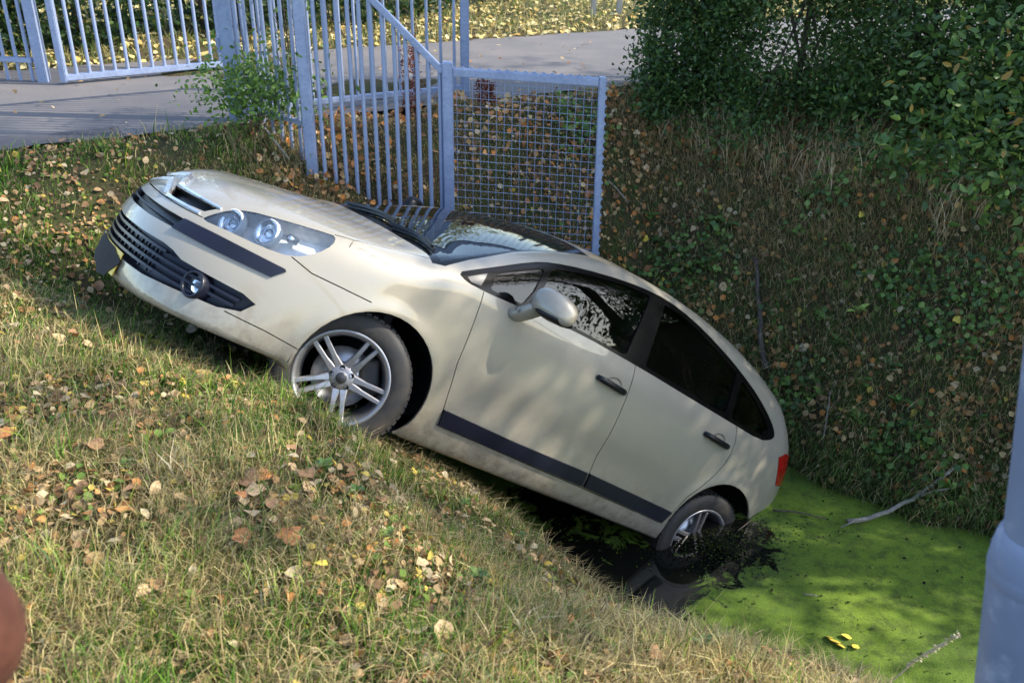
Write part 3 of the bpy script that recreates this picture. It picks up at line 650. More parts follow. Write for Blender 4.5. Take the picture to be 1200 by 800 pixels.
# open water where the car stirred it up: distance to the wheel
vm = wm.N('ShaderNodeVectorMath', operation='DISTANCE'); wm.L(tc.outputs['Object'], vm.inputs[0]); wc = car2w((-2.75, .86, .20)); vm.inputs[1].default_value = (wc[0] + .02, wc[1] - .05, WZ)
vm2 = wm.N('ShaderNodeVectorMath', operation='DISTANCE'); wm.L(tc.outputs['Object'], vm2.inputs[0]); vm2.inputs[1].default_value = (wc[0] - .45, wc[1] - .35, WZ)
mn = wm.N('ShaderNodeMath', operation='MINIMUM'); wm.L(vm.outputs['Value'], mn.inputs[0]); wm.L(vm2.outputs['Value'], mn.inputs[1])
for dx, dy in ((-.85, -.30), (-1.2, -.42), (-.3, .5), (-.8, .4)):
    v_ = wm.N('ShaderNodeVectorMath', operation='DISTANCE'); wm.L(tc.outputs['Object'], v_.inputs[0]); v_.inputs[1].default_value = (wc[0] + dx, wc[1] + dy, WZ)
    m_ = wm.N('ShaderNodeMath', operation='MINIMUM'); wm.L(mn.outputs[0], m_.inputs[0]); wm.L(v_.outputs['Value'], m_.inputs[1]); mn = m_
mul = wm.N('ShaderNodeMath', operation='MULTIPLY_ADD'); wm.L(wm.noise(6.5, 8, .75, dist=.8), mul.inputs[0]); mul.inputs[1].default_value = 1.15; mul.inputs[2].default_value = -.58
ad = wm.N('ShaderNodeMath', operation='ADD'); wm.L(mn.outputs[0], ad.inputs[0]); wm.L(mul.outputs[0], ad.inputs[1])
op = wm.ramp(ad.outputs[0], [(.30, 0.), (.40, 1.)])
spk = wm.ramp(wm.noise(22, 3, .6), [(.69, 1.), (.72, 0.)])
cov = wm.N('ShaderNodeMath', operation='MULTIPLY'); wm.L(op, cov.inputs[0]); wm.L(spk, cov.inputs[1])
wm.set(color=wm.mix(cov.outputs[0], (.006, .007, .005), gcol)); wm.L(wm.ramp(cov.outputs[0], [(0, .06), (1, .85)]), wm.b.inputs['Roughness'])
bmp = wm.bump(vor.outputs['Distance'], .5, .004); wm.L(cov.outputs[0], bmp.inputs['Strength'])
wx = np.arange(-3, 9.01, .1); wy = np.arange(-1, 7.5, .1); XX, YY = np.meshgrid(wx, wy, indexing='ij'); ZZ = WZ + .002 * np.sin(5 * XX + 2 * YY) * np.cos(4 * YY - XX)
n2_ = XX.shape[1]; I, J = np.meshgrid(np.arange(XX.shape[0] - 1), np.arange(n2_ - 1), indexing='ij'); a = (I * n2_ + J)
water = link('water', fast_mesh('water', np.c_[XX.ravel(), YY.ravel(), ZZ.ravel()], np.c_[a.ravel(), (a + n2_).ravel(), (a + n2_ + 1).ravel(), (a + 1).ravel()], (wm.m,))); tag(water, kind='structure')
# ------------------------------------------------------------------ fences
gv = NT('galvanised_steel'); v1 = gv.noise(9, 6, .65); v2 = gv.noise(45, 4)
gv.set(color=gv.mix(gv.ramp(v2, [(.35, 0.), (.7, .5)]), gv.ramp(v1, [(.3, (.18, .23, .36)), (.7, (.27, .33, .48))]), (.34, .40, .54)), rough=.5, metal=.25); GALV = gv.m
def beam(name, p, q, w, d, mat, parent, cap=False, rnd_=False):
    p = np.array(p, float); q = np.array(q, float); ax = (q - p) / np.linalg.norm(q - p); ref = np.array([0, 0, 1.]) if abs(ax[2]) < .8 else np.array([0, 1., 0])
    if rnd_: return sweep(name, [p, q], w, w, mat, parent, [ref] * 2, n=10, smooth_=True)
    b = bmesh.new(); L_ = np.linalg.norm(q - p); u = ref - ax * (ref @ ax); u /= np.linalg.norm(u); r = np.cross(u, ax)
    bmesh.ops.create_cube(b, size=1); bmesh.ops.scale(b, vec=(w, d, L_), verts=b.verts); bmesh.ops.bevel(b, geom=list(b.edges), offset=min(w, d) * .12, segments=2, affect='EDGES')
    m = Matrix(np.c_[r, u, ax].tolist()).to_4x4(); m.translation = Vector((p + q) / 2); b.transform(m)
    me = bpy.data.meshes.new(name); b.to_mesh(me); b.free(); me.materials.append(mat)
    return link(name, me, None, parent)
BAR = {}
def vbar(parent, x, y, z0, z1, w=.026):
    """a round fence bar; all bars share one unit mesh"""
    if 'm' not in BAR:
        V = [(.5 * math.cos(2 * math.pi * i / 10), .5 * math.sin(2 * math.pi * i / 10), z) for z in (0, 1) for i in range(10)]
        BAR['m'] = mesh('bar', V, [(i, (i + 1) % 10, 10 + (i + 1) % 10, 10 + i) for i in range(10)] + [tuple(range(9, -1, -1)), tuple(range(10, 20))], (GALV,), None, False)
    o = link('bar', BAR['m'], None, parent); o.location = (x, y, z0); o.scale = (w, w, z1 - z0); return o
def lerp(p, q, t): return np.array(p) * (1 - t) + np.array(q) * t
TOPZ = 1.75
GP = np.array([-2.02, 6.72]); P2 = np.array([-1.385, 6.15]); MP = np.array([-.452, 6.15]); P5 = np.array([-.42, 7.66])
# bar fence stepping down to the ditch
fa = empty('bar_fence', (P2[0], P2[1], 0)); bpy.context.view_layer.update()
tag(fa, 'galvanised bar fence with a slanting top rail beside the wire mesh panel', 'fence')
def loc(o, p): return np.array(p, float) - np.array(o.location)
zr0 = aty(436, 0, 6.15); zr1 = aty(510, 75, 6.15)
beam('post', loc(fa, (*P2, -.75)), loc(fa, (*P2, TOPZ + .05)), .075, .075, GALV, fa)
slope_ = (zr1[2] - zr0[2]) / (zr1[0] - zr0[0])
zat = lambda x: zr1[2] + slope_ * (x - zr1[0])
xt = zr1[0] + (TOPZ - .02 - zr1[2]) / slope_
beam('slanting_rail', loc(fa, (MP[0] - .03, 6.15, zat(MP[0] - .03))), loc(fa, (xt, 6.15, TOPZ - .02)), .05, .04, GALV, fa)
beam('top_rail', loc(fa, (P2[0], 6.15, TOPZ)), loc(fa, (xt, 6.15, TOPZ)), .05, .04, GALV, fa)
for i in range(12):
    x = P2[0] + .085 + i * .0725; o = vbar(fa, x - P2[0], 0, float(height(x, 6.15)) - .12 - (.0 if i < 3 else .15), min(TOPZ, zat(x)), .028)
beam('bottom_rail', loc(fa, (P2[0], 6.172, -.50)), loc(fa, (MP[0], 6.172, -1.05)), .04, .03, GALV, fa)
# short return between gate post and corner post
fb = empty('bar_fence', (GP[0], GP[1], 0)); tag(fb, 'short galvanised bar fence between the thick gate post and the corner post', 'fence')
bpy.context.view_layer.update()
for z in (.14, TOPZ): beam('rail', loc(fb, (*GP, z)), loc(fb, (*P2, z)), .04, .03, GALV, fb)
for i in range(7):
    p = lerp(GP, P2, (i + 1) / 8); vbar(fb, p[0] - GP[0], p[1] - GP[1], -.12, TOPZ)
gpo = empty('gate_post', (GP[0], GP[1], 0)); tag(gpo, 'thick square galvanised gate post at the near edge of the road', 'post')
bpy.context.view_layer.update()
beam('shaft', (0, 0, -.3), (0, 0, 1.95), .115, .115, GALV, gpo); beam('cap', (0, 0, 1.953), (0, 0, 1.975), .125, .125, GALV, gpo)
for z in (.55, 1.45): beam('hinge', (-.09, .02, z - .05), (-.09, .02, z + .05), .03, .03, GALV, gpo)
# fence along the near road edge
fc = empty('bar_fence', (P5[0], P5[1], 0)); tag(fc, 'galvanised bar fence running along the road behind the shrub', 'fence'); bpy.context.view_layer.update()
for z in (.10, TOPZ): beam('rail', loc(fc, (GP[0] + .08, GP[1] + .05, z)), loc(fc, (*P5, z)), .05, .04, GALV, fc)
beam('post', (0, 0, -.3), (0, 0, TOPZ + .05), .07, .07, GALV, fc)
for i in range(15):
    p = lerp(GP, P5, (i + .8) / 15.6); vbar(fc, p[0] - P5[0], p[1] - P5[1], .10, TOPZ, .024)
# mesh panel with scalloped anti-climb edges
mp = empty('mesh_panel', (MP[0], MP[1], 0)); tag(mp, 'galvanised wire mesh panel with toothed edges standing behind the car', 'fence panel'); bpy.context.view_layer.update()
zt = aty(520, 76, 6.15)[2]; zt2 = aty(706, 90, 6.15)[2]; xr = aty(706, 90, 6.15)[0] - MP[0]; zb = -1.35; xr2 = aty(697, 295, 6.15)[0] - MP[0]
beam('post', (0, 0, zb - .6), (0, 0, zt + .02), .07, .07, GALV, mp)
beam('top_bar', (.036, 0, zt - .045), (xr - .022, 0, zt2 - .035), .045, .05, GALV, mp)
lean = (xr2 - xr) / (aty(697, 295, 6.15)[2] - zt2)
beam('end_post', (xr + lean * (zb - .3 - zt2), 0, zb - .3), (xr, 0, zt2), .045, .045, GALV, mp)
def wire(p, q):
    if 'w' not in BAR:
        V = [(.5 * math.cos(2 * math.pi * i / 6), .5 * math.sin(2 * math.pi * i / 6), z) for z in (0, 1) for i in range(6)]
        BAR['w'] = mesh('wire', V, [(i, (i + 1) % 6, 6 + (i + 1) % 6, 6 + i) for i in range(6)], (GALV,), None, True)
    o = link('wire', BAR['w'], None, mp); d = Vector(q) - Vector(p); o.location = p; o.rotation_mode = 'QUATERNION'; o.rotation_quaternion = d.to_track_quat('Z', 'X'); o.scale = (.0034, .0034, d.length)
for i in range(19):
    x = .06 + i * .0525
    if x < xr - .03: wire((x, .004, zb), (x, .004, zt - .06 + (zt2 - zt) * x / xr))
for k in range(34):
    z = zt - .10 - k * .0525
    if z > zb: wire((.03, -.002, z), (xr + lean * (z - zt2) - .02, -.002, z + (zt2 - zt)))
def teeth(name, p, d, nrm_, n, L_):
    p = np.array(p, float); d = np.array(d, float); d /= np.linalg.norm(d); u = np.array(nrm_, float); V = []; Fc = []
    prof = []
    for k in range(n):
        for j in range(8):
            a_ = (j + .0) / 8; prof.append((k + a_, .015 * (2 * abs(a_ - .5)) ** 2.2))
    prof.append((n, .015))
    for (t, h) in prof:
        b_ = p + d * (t * L_ / n)
        for y in (-.003, .003): V += [b_ + np.array([0, y, 0]), b_ + u * (h + .004) + np.array([0, y, 0])]
    for i in range(len(prof) - 1):
        a_ = i * 4; Fc += [(a_, a_ + 4, a_ + 5, a_ + 1), (a_ + 2, a_ + 3, a_ + 7, a_ + 6), (a_ + 1, a_ + 5, a_ + 7, a_ + 3)]
    return link(name, mesh(name, V, Fc, (GALV,)), None, mp)
teeth('toothed_strip', (.04, 0, zt - .022), (xr - .05, 0, zt2 - zt + .01), (0, 0, 1), 16, xr - .07)
teeth('toothed_strip', (xr + .020, 0, zt2 - .02), (lean * -1, 0, -1), (1, 0, 0), 26, 1.5)
# gate leaf across the road, its post and the fence beyond
A_ = atz(52, 94, 0.04)[:2]; GA = atz(76, 95, .06)[:2]; GB = atz(262, 78, .06)[:2]
gl = empty('gate_leaf', (GA[0], GA[1], 0)); tag(gl, 'galvanised gate leaf of upright bars standing at the far edge of the road', 'gate'); bpy.context.view_layer.update()
beam('bottom_rail', loc(gl, (*GA, .085)), loc(gl, (*GB, .085)), .06, .05, GALV, gl); beam('top_rail', loc(gl, (*GA, TOPZ)), loc(gl, (*GB, TOPZ)), .05, .05, GALV, gl)
for p in (GA, GB): beam('stile', loc(gl, (*p, .05)), loc(gl, (*p, TOPZ + .03)), .055, .055, GALV, gl)
for i in range(12):
    p = lerp(GA, GB, (i + 1) / 13); vbar(gl, p[0] - GA[0], p[1] - GA[1], .10, TOPZ, .03)
lp = empty('gate_post', (A_[0], A_[1], 0)); tag(lp, 'square galvanised post at the outer end of the gate leaf', 'post'); bpy.context.view_layer.update()
beam('shaft', (0, 0, -.3), (0, 0, 1.95), .085, .085, GALV, lp); beam('cap', (0, 0, 1.953), (0, 0, 1.97), .09, .09, GALV, lp)
fd_ = empty('bar_fence', (A_[0], A_[1], 0)); tag(fd_, 'galvanised bar fence running on beyond the outer gate post', 'fence'); bpy.context.view_layer.update()
E_ = A_ + np.array([-1.6, .25])
for z in (.2, TOPZ): beam('rail', loc(fd_, (A_[0] - .06, A_[1], z)), loc(fd_, (*E_, z)), .05, .04, GALV, fd_)
for i in range(14):
    p = lerp(A_, E_, (i + .9) / 14); vbar(fd_, p[0] - A_[0], p[1] - A_[1], -.05, TOPZ, .03)
# small marker posts across the road and a post in the hedge
WOODW = plain('weathered_pale_wood', (.34, .33, .31), .8, scale=20)
for px in (695, 725):
    p = atz(px, 20, 0); o = empty('marker_post', (p[0], p[1], float(height(p[0], p[1])))); tag(o, 'slim pale post standing in the leafy grass across the road', 'post', 'pale posts across the road'); bpy.context.view_layer.update()
    beam('shaft', (0, 0, -.2), (0, 0, .95), .07, .07, WOODW, o); beam('cap', (0, 0, .952), (0, 0, .97), .075, .075, WOODW, o)
p = atz(800, 96, 0); o = empty('hedge_post', (p[0], p[1], float(height(p[0], p[1])))); tag(o, 'galvanised post half buried in the hedge by the road', 'post'); bpy.context.view_layer.update()
beam('shaft', (0, 0, -.2), (0, 0, 1.6), .07, .07, GALV, o); beam('cap', (0, 0, 1.602), (0, 0, 1.62), .076, .076, GALV, o)
# leaning pole close to the camera
o = empty('leaning_pole', (1.0, 1.18, -.17)); tag(o, 'thick galvanised pole with a stepped collar leaning at the edge of the near bank', 'pole')
sp = NT('pole_zinc'); q1 = sp.noise(12, 5, .6); q2 = sp.noise(4, 4); sp.set(color=sp.mix(sp.ramp(q1, [(.55, 0.), (.68, .8)]), sp.ramp(q2, [(.3, (.14, .18, .29)), (.7, (.20, .25, .38))]), (.30, .35, .48)), rough=.5, metal=.15)
pl_ = lathe('lower_tube', [(.0, -.8), (.075, -.8), (.075, .85), (.073, .87), (.066, .90), (.058, .915)], sp.m, o, 40, 'z'); lathe('upper_tube', [(.0575, .90), (.0575, 2.9), (.05, 2.93), (0, 2.94)], sp.m, o, 40, 'z')
lathe('collar', [(.0752, .82), (.0765, .824), (.0765, .845), (.0752, .85)], sp.m, o, 40, 'z')
o.rotation_euler = (RAD(0), RAD(-9.3), 0)
bpy.context.view_layer.update()
# ------------------------------------------------------------------ vegetation
def leafmat(name, trans=.35, rough=.55, spec=.35):
    m = NT(name); at = m.N('ShaderNodeAttribute', attribute_name='col'); tr = m.N('ShaderNodeBsdfTranslucent'); mx = m.N('ShaderNodeMixShader'); mx.inputs[0].default_value = trans
    m.L(at.outputs['Color'], m.b.inputs['Base Color']); m.set(rough=rough, spec=spec); m.L(at.outputs['Color'], tr.inputs[0])
    m.L(m.b.outputs[0], mx.inputs[1]); m.L(tr.outputs[0], mx.inputs[2]); m.L(mx.outputs[0], m.out.inputs[0]); return m.m
GRASS = leafmat('grass_blades', .38, .55, .3); LEAF = leafmat('living_leaves', .40, .42, .45); DEAD = leafmat('dead_leaves', .25, .7, .2)
BARK = plain('bark', (.075, .058, .042), .9, scale=40, var=.5); PALEBARK = plain('pale_bark', (.24, .21, .17), .9, scale=30, var=.4)
def carF(P):
    q = (P - CT) @ CW; return F(q[:, 0], q[:, 1], q[:, 2]), q
def infrustum(P, m=90):
    c = (P - np.array([0, 0, CAM_H])) @ CAM_R; u = 600 + FPX * c[:, 0] / np.maximum(c[:, 2], .05); v = 400 + FPX * c[:, 1] / np.maximum(c[:, 2], .05)
    return (c[:, 2] > .3) & (u > -m * 1.6) & (u < 1200 + m * 1.6) & (v > -m) & (v < 800 + m), c[:, 2]
def scatter(n, box, dens, d0=2.2, pw=2.0):
    out = []; tot = 0
    while tot < n:
        P = np.c_[RNG.uniform(box[0], box[1], n * 4), RNG.uniform(box[2], box[3], n * 4)]; Z_ = height(P[:, 0], P[:, 1]); P = np.c_[P, Z_]
        ok, d = infrustum(P); w = ok * np.clip((d0 / np.maximum(d, .1)) ** pw, 0, 1) * dens(P[:, 0], P[:, 1], Z_)
        P = P[RNG.random(len(P)) < w]; out.append(P); tot += len(P)
        if len(P) < 10: break
    return np.concatenate(out)[:n]
def sq(P): return ND[0] * P[:, 0] + ND[1] * P[:, 1], TD[0] * P[:, 0] + TD[1] * P[:, 1], QD[0] * P[:, 0] + QD[1] * P[:, 1]
def pick(n, pal, wts, var=.25):
    pal = np.array(pal, float); i = RNG.choice(len(pal), n, p=np.array(wts) / sum(wts)); return pal[i] * (1 + RNG.uniform(-var, var, (n, 1)))
def blades(name, P, L_, W_, bend, col, lean=None, tipmul=1.25):
    n = len(P); az = RNG.uniform(0, 2 * np.pi, n); D = np.c_[np.cos(az), np.sin(az), np.zeros(n)]
    if lean is not None: D = D * .55 + lean; D /= np.linalg.norm(D, axis=1)[:, None] + 1e-9
    fa_ = RNG.uniform(0, 2 * np.pi, n); S_ = np.c_[np.cos(fa_), np.sin(fa_), np.zeros(n)]; S_ = S_ * (W_ / 2)[:, None]; up = np.array([0, 0, 1.])
    b = bend[:, None]; L2 = L_[:, None]
    m = P + (up * np.cos(b * .5) + D * np.sin(b * .5)) * L2 * .5; t = m + (up * np.cos(b * 1.25) + D * np.sin(b * 1.25)) * L2 * .5; P = P - up * .015
    V = np.stack([P - S_, P + S_, m + S_ * .75, m - S_ * .75, t], 1).reshape(-1, 3); o = np.arange(n)[:, None] * 5
    T = np.concatenate([o + [0, 1, 2], o + [0, 2, 3], o + [3, 2, 4]]).reshape(-1, 3)
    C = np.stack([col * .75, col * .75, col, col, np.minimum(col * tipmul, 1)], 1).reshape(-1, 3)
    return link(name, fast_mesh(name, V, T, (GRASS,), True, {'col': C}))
def patch(x, y, k=1.7, ph=0.): return .5 + .25 * np.sin(k * x + 1.3 * np.sin(k * .8 * y + ph) + ph) + .25 * np.cos(k * 1.3 * y + 1.1 * np.sin(k * .9 * x - ph))
def bare(x, y):   # worn earth: by the front wheel, along the crest, by the road corner
    r = 0
    for cx, cy, rr in ((-.15, 3.0, .28), (.25, 2.7, .2), (.55, 2.75, .22), (-2.2, 5.35, .55), (-2.7, 5.6, .35), (-.55, 2.45, .22)): r = np.maximum(r, np.clip(1.25 - np.hypot(x - cx, (y - cy) * 1.4) / rr, 0, 1))
    return r
GREEN = [(.085, .19, .022), (.14, .26, .030), (.25, .36, .045), (.038, .10, .014), (.52, .42, .15), (.64, .53, .24), (.30, .22, .09)]
def near_d(x, y, z): s = .6 * x + .8 * y; q = -.475 * x + .88 * y; return (s < 4.0) * (q < 6.75) * (z > WZ - .02) * (1 - .85 * bare(x, y)) * np.clip(.12 + 1.25 * patch(x, y, 6.1, 1.) * patch(x, y, 13.7, 2.) * 1.9, .1, 1)
P = scatter(112000, (-7, 4, .9, 7.6), near_d); s_, t_, q_ = sq(P); pt = patch(P[:, 0], P[:, 1], 2.4, .5)
f_, _ = carF(P + [0, 0, .06]); P = P[f_ > .01]; s_, t_, q_ = sq(P); pt = patch(P[:, 0], P[:, 1], 2.4, .5); n = len(P)
straw = np.clip(.27 + .85 * (pt - .45) + .16 * (s_ < 2.3) * (t_ > -3.6) - .20 * (t_ < -3.7), .04, .85); isst = RNG.random(n) < straw
c_g = pick(n, GREEN[:4], (3, 3, 2, 3)); c_s = pick(n, GREEN[4:], (3, 3, 2)); col = np.where(isst[:, None], c_s, c_g)
L_ = RNG.gamma(2.6, .019, n) * (.55 + .9 * patch(P[:, 0], P[:, 1], 7.7, 2.2)) + .018; L_ = np.where(t_ < -3.9, L_ * .72, L_); L_ *= np.where((s_ > 2.25) & (t_ > -2.7), .62, 1.); L_ = np.clip(L_, .02, .24)
W_ = RNG.uniform(.0022, .0050, n) * np.where(isst, .8, 1.05); d_ = np.linalg.norm(P - [0, 0, CAM_H], axis=1); W_ *= np.clip(d_ / 3.2, 1, 2.2)
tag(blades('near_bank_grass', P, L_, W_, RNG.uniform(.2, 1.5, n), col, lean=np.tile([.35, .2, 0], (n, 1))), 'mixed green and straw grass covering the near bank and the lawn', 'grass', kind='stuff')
# flattened dead grass thatch
P = scatter(40000, (-7, 4, .9, 7.6), lambda x, y, z: near_d(x, y, z) * np.where(.8 * x - .6 * y < -3.7, .45, 1)); f_, _ = carF(P + [0, 0, .04]); P = P[f_ > .01]; n = len(P); P[:, 2] += RNG.uniform(.0, .03, n)
tag(blades('grass_thatch', P, RNG.uniform(.05, .16, n), RNG.uniform(.002, .004, n), RNG.uniform(1.1, 1.7, n), pick(n, [(.52, .42, .19), (.36, .27, .12), (.18, .13, .065), (.56, .46, .22)], (3, 3, 3, 1.5))), 'flattened straw thatch lying between the grass of the near bank', 'dry grass', kind='stuff')
# far bank: darker, sparser, drooping downhill
def far_d(x, y, z): s = .6 * x + .8 * y; q = -.475 * x + .88 * y; return (((s > 4.9) | (q > 5.2)) & (q < 6.75) & (z > WZ - .01) & (s < 7.6)) * (.35 + .65 * patch(x, y, 3.1, 2.))
P = scatter(80000, (-2.2, 6.5, 3.2, 8.6), far_d, 4.5); f_, _ = carF(P + [0, 0, .06]); P = P[f_ > .01]; n = len(P); s_, t_, q_ = sq(P); pt = patch(P[:, 0], P[:, 1], 2.0, 3.); hi = np.clip((P[:, 2] + 1.5) / 1.2, 0, 1)
mead = np.clip((P[:, 0] - .4) / .8, 0, 1); isst = RNG.random(n) < (.30 + .40 * hi) * (.6 + .8 * pt)
col = np.where(isst[:, None], pick(n, [(.54, .41, .20), (.64, .50, .27), (.40, .26, .12)], (3, 2, 3)), pick(n, [(.12, .20, .05), (.18, .27, .07), (.26, .34, .10), (.085, .14, .04)], (3, 3, 1.5, 2)))
L_ = (RNG.gamma(4., .022, n) + .02) * (.35 + .75 * mead); dn = np.tile([-.45, -.75, 0], (n, 1)); W_ = RNG.uniform(.003, .0065, n)
tag(blades('far_bank_grass', P, L_, W_, RNG.uniform(.6, 1.9, n), col, lean=dn, tipmul=1.15), 'dark tangled grass and herbs on the shaded far bank of the ditch', 'grass', kind='stuff')
# sunlit verge across the road
def verge_d(x, y, z): q = -.475 * x + .88 * y; return (q > 9.6) * (q < 19) * 1.0
P = scatter(22000, (-10, 9, 7.5, 20), verge_d, 9., 1.); n = len(P)
tag(blades('far_verge_grass', P, RNG.uniform(.05, .16, n), RNG.uniform(.008, .015, n), RNG.uniform(.2, 1.4, n), pick(n, [(.16, .21, .05), (.40, .34, .14), (.50, .42, .18), (.10, .14, .03)], (3, 3, 2, 2))), 'straw coloured sunlit grass on the verge across the road', 'grass', kind='stuff')
# ---------------- leaves
def leaf_shape(kind, seg=5):
    """unit leaf: length 1 along x, width along y, slight cup; returns verts, tris"""
    V = []; xs = np.linspace(0, 1, seg + 1)
    wf = {'ovate': lambda x: .36 * math.sin(math.pi * x ** .8) ** .8, 'round': lambda x: .46 * math.sin(math.pi * x ** .75) ** .62, 'lobed': lambda x: .40 * math.sin(math.pi * x ** .85) ** .7 * (1 + .28 * math.sin(x * 19))}[kind]
    for x in xs:
        w = max(.004, wf(min(max(x, .001), .999))); c = .10 * math.sin(math.pi * x) ; V += [(x - .5, -w, .12 * w + c), (x - .5, 0, c - .03), (x - .5, w, .16 * w + c)]
    T = []
    for i in range(seg):
        a = i * 3
        for k in (0, 1): T += [(a + k, a + 3 + k, a + 4 + k), (a + k, a + 4 + k, a + 1 + k)]
    return np.array(V), np.array(T)
DEADPAL = [(.42, .27, .13), (.30, .16, .07), (.50, .36, .20), (.58, .42, .08), (.22, .13, .07), (.40, .18, .06), (.44, .35, .22)]; DEADW = (4, 3, 3, 1.2, 2, 1.3, 2)
def terr_n(x, y, e=.03): return np.c_[-(height(x + e, y) - height(x - e, y)) / (2 * e), -(height(x, y + e) - height(x, y - e)) / (2 * e), np.ones_like(x)]
def leaf_frames(P, tilt=.35):
    n = len(P); nn = terr_n(P[:, 0], P[:, 1]); nn /= np.linalg.norm(nn, axis=1)[:, None]; nn = nn + RNG.normal(0, tilt, (n, 3)); nn /= np.linalg.norm(nn, axis=1)[:, None]
    a = RNG.normal(size=(n, 3)); ex = a - nn * (a * nn).sum(1)[:, None]; ex /= np.linalg.norm(ex, axis=1)[:, None]; ey = np.cross(nn, ex); return ex, ey, nn
def leaf_mass(name, P, size, col, kind='ovate', tilt=.4, mat=None, wid=1.):
    v, T = leaf_shape(kind, 3); n = len(P); ex, ey, ez = leaf_frames(P, tilt) if tilt is not None else (None,) * 3
    V = P[:, None, :] + (ex[:, None, :] * v[None, :, 0:1] + ey[:, None, :] * v[None, :, 1:2] * wid + ez[:, None, :] * v[None, :, 2:3]) * size[:, None, None]
    o = np.arange(n)[:, None, None] * len(v); C = np.repeat(col, len(v), 0)
    return link(name, fast_mesh(name, V.reshape(-1, 3), (o + T[None]).reshape(-1, 3), (mat or DEAD,), False, {'col': np.minimum(C, 1)}))
def lit_d(x, y, z):
    s = .6 * x + .8 * y; q = -.475 * x + .88 * y; onroad = (q > 6.7) & (q < 9.5)
    d = .34 + .5 * patch(x, y, 3.3, 4.); d = np.where((q > 5.3) & (q < 6.8) & (x > -1.2), .62, d); d = np.where((s > 5.2) & (x > .6), .95, d); d = np.where(onroad, .03, d); d = np.where(q > 9.5, .9, d); return d * (z > WZ)
P = scatter(15000, (-8, 7, 1.0, 18), lit_d, 3.4, 1.2); n = len(P); f_, _ = carF(P + [0, 0, .05]); P = P[f_ > .02]; n = len(P); d_ = np.linalg.norm(P - [0, 0, CAM_H], axis=1)
s_, t_, q_ = sq(P); P[:, 2] += RNG.uniform(.005, .035, n); P[:, 2] += np.where((q_ > 6.7) & (q_ < 9.5), .03, 0); col = pick(n, DEADPAL, DEADW); col = np.where(((q_ > 9.4))[:, None], pick(n, [(.62, .48, .18), (.70, .58, .30), (.48, .32, .10)], (3, 3, 1)), col)
sz = RNG.uniform(.022, .056, n) * np.where(q_ > 9.4, 1.6, 1.)
tag(leaf_mass('leaf_litter', P, sz, col, 'ovate'), 'loose litter of small brown and tan fallen leaves over the ground', 'fallen leaves', kind='stuff')
# the fallen leaves that show largest, one by one
LM = {}
for kind in ('ovate', 'round', 'lobed'):
    v, T = leaf_shape(kind, 5); v2 = v.copy(); v2[:, 2] += .12 * np.sin(v[:, 0] * 5) * (v[:, 1] * 2)
    for ci, (cn, c) in enumerate((('tan', (.46, .31, .16)), ('brown', (.27, .145, .065)), ('rust', (.43, .17, .05)), ('yellow', (.62, .46, .06)), ('pale', (.40, .31, .19)))):
        m = LM.get(cn) or plain('fallen_leaf_' + cn, c, .65, scale=9, var=.35); LM[cn] = m
        LM[kind, cn] = mesh('fallen_leaf', v2 if ci % 2 else v, T, (m,), None, True)
def drop(name, p, L_, kind, cn, label, group, tilt=.3, rz=None):
    o = link(name, LM[kind, cn]); ex, ey, ez = leaf_frames(np.array([p]), tilt); o.matrix_world = Matrix([[ex[0][i], ey[0][i], ez[0][i], p[i]] for i in range(3)] + [[0, 0, 0, 1]]) @ Matrix.Diagonal((L_, L_ * random.uniform(.8, 1.1), L_, 1))
    return tag(o, label, 'leaf', group)
NAMES = {'tan': 'dry tan', 'brown': 'dark brown', 'rust': 'rust orange', 'yellow': 'yellow', 'pale': 'pale bleached'}
cns = ['tan'] * 7 + ['brown'] * 4 + ['rust'] * 2 + ['yellow'] + ['pale'] * 4
def nearleaf_d(x, y, z): s = .6 * x + .8 * y; return (s < 3.3) * (y < 4.2) * (.25 + .75 * patch(x, y, 4., 1.5)) * (y > 1.1)
NL = scatter(165, (-3.5, 2.2, 1.1, 4.2), nearleaf_d, 2.2, 1.); hubs = NL[:22]
for i in range(22, 165):
    if i % 5 > 1: h_ = hubs[RNG.integers(22)]; NL[i, :2] = h_[:2] + RNG.normal(0, .10, 2); NL[i, 2] = height(NL[i, 0], NL[i, 1])
for p in NL:
    if carF(np.array([p + [0, 0, .05]]))[0][0] < .03: continue
    cn = random.choice(cns); drop('fallen_leaf', p + [0, 0, random.uniform(.03, .06)], random.uniform(.042, .078), random.choice(('ovate', 'round', 'ovate', 'lobed')), cn, NAMES[cn] + ' fallen leaf lying in the grass of the near bank', NAMES[cn] + ' leaves on the near bank', .35)
def lawnleaf_d(x, y, z): q = -.475 * x + .88 * y; return (x < -1.6) * (y > 3.4) * (q < 6.7)
for p in scatter(55, (-5, -1.5, 3.4, 6.8), lawnleaf_d, 5, 0.):
    if carF(np.array([p + [0, 0, .05]]))[0][0] < .05: continue
    cn = random.choice(cns + ['yellow']); drop('fallen_leaf', p + [0, 0, random.uniform(.02, .04)], random.uniform(.05, .085), random.choice(('ovate', 'round')), cn, NAMES[cn] + ' fallen leaf on the lawn beyond the front bumper', NAMES[cn] + ' leaves on the lawn', .3)
def bankleaf_d(x, y, z): return ((.6 * x + .8 * y > 5.25) & (x > .9) & (z < -.1) & (-.475 * x + .88 * y < 6.5)) * 1.
for p in scatter(85, (.9, 5.5, 3.2, 8), bankleaf_d, 6, 0.):
    if carF(np.array([p + [0, 0, .05]]))[0][0] < .05: continue
    cn = random.choice(cns + ['yellow', 'rust']); drop('fallen_leaf', p + [0, 0, random.uniform(.03, .07)], random.uniform(.038, .075), random.choice(('ovate', 'round', 'lobed')), cn, NAMES[cn] + ' fallen leaf caught in the herbs of the far bank', NAMES[cn] + ' leaves on the far bank', .45)
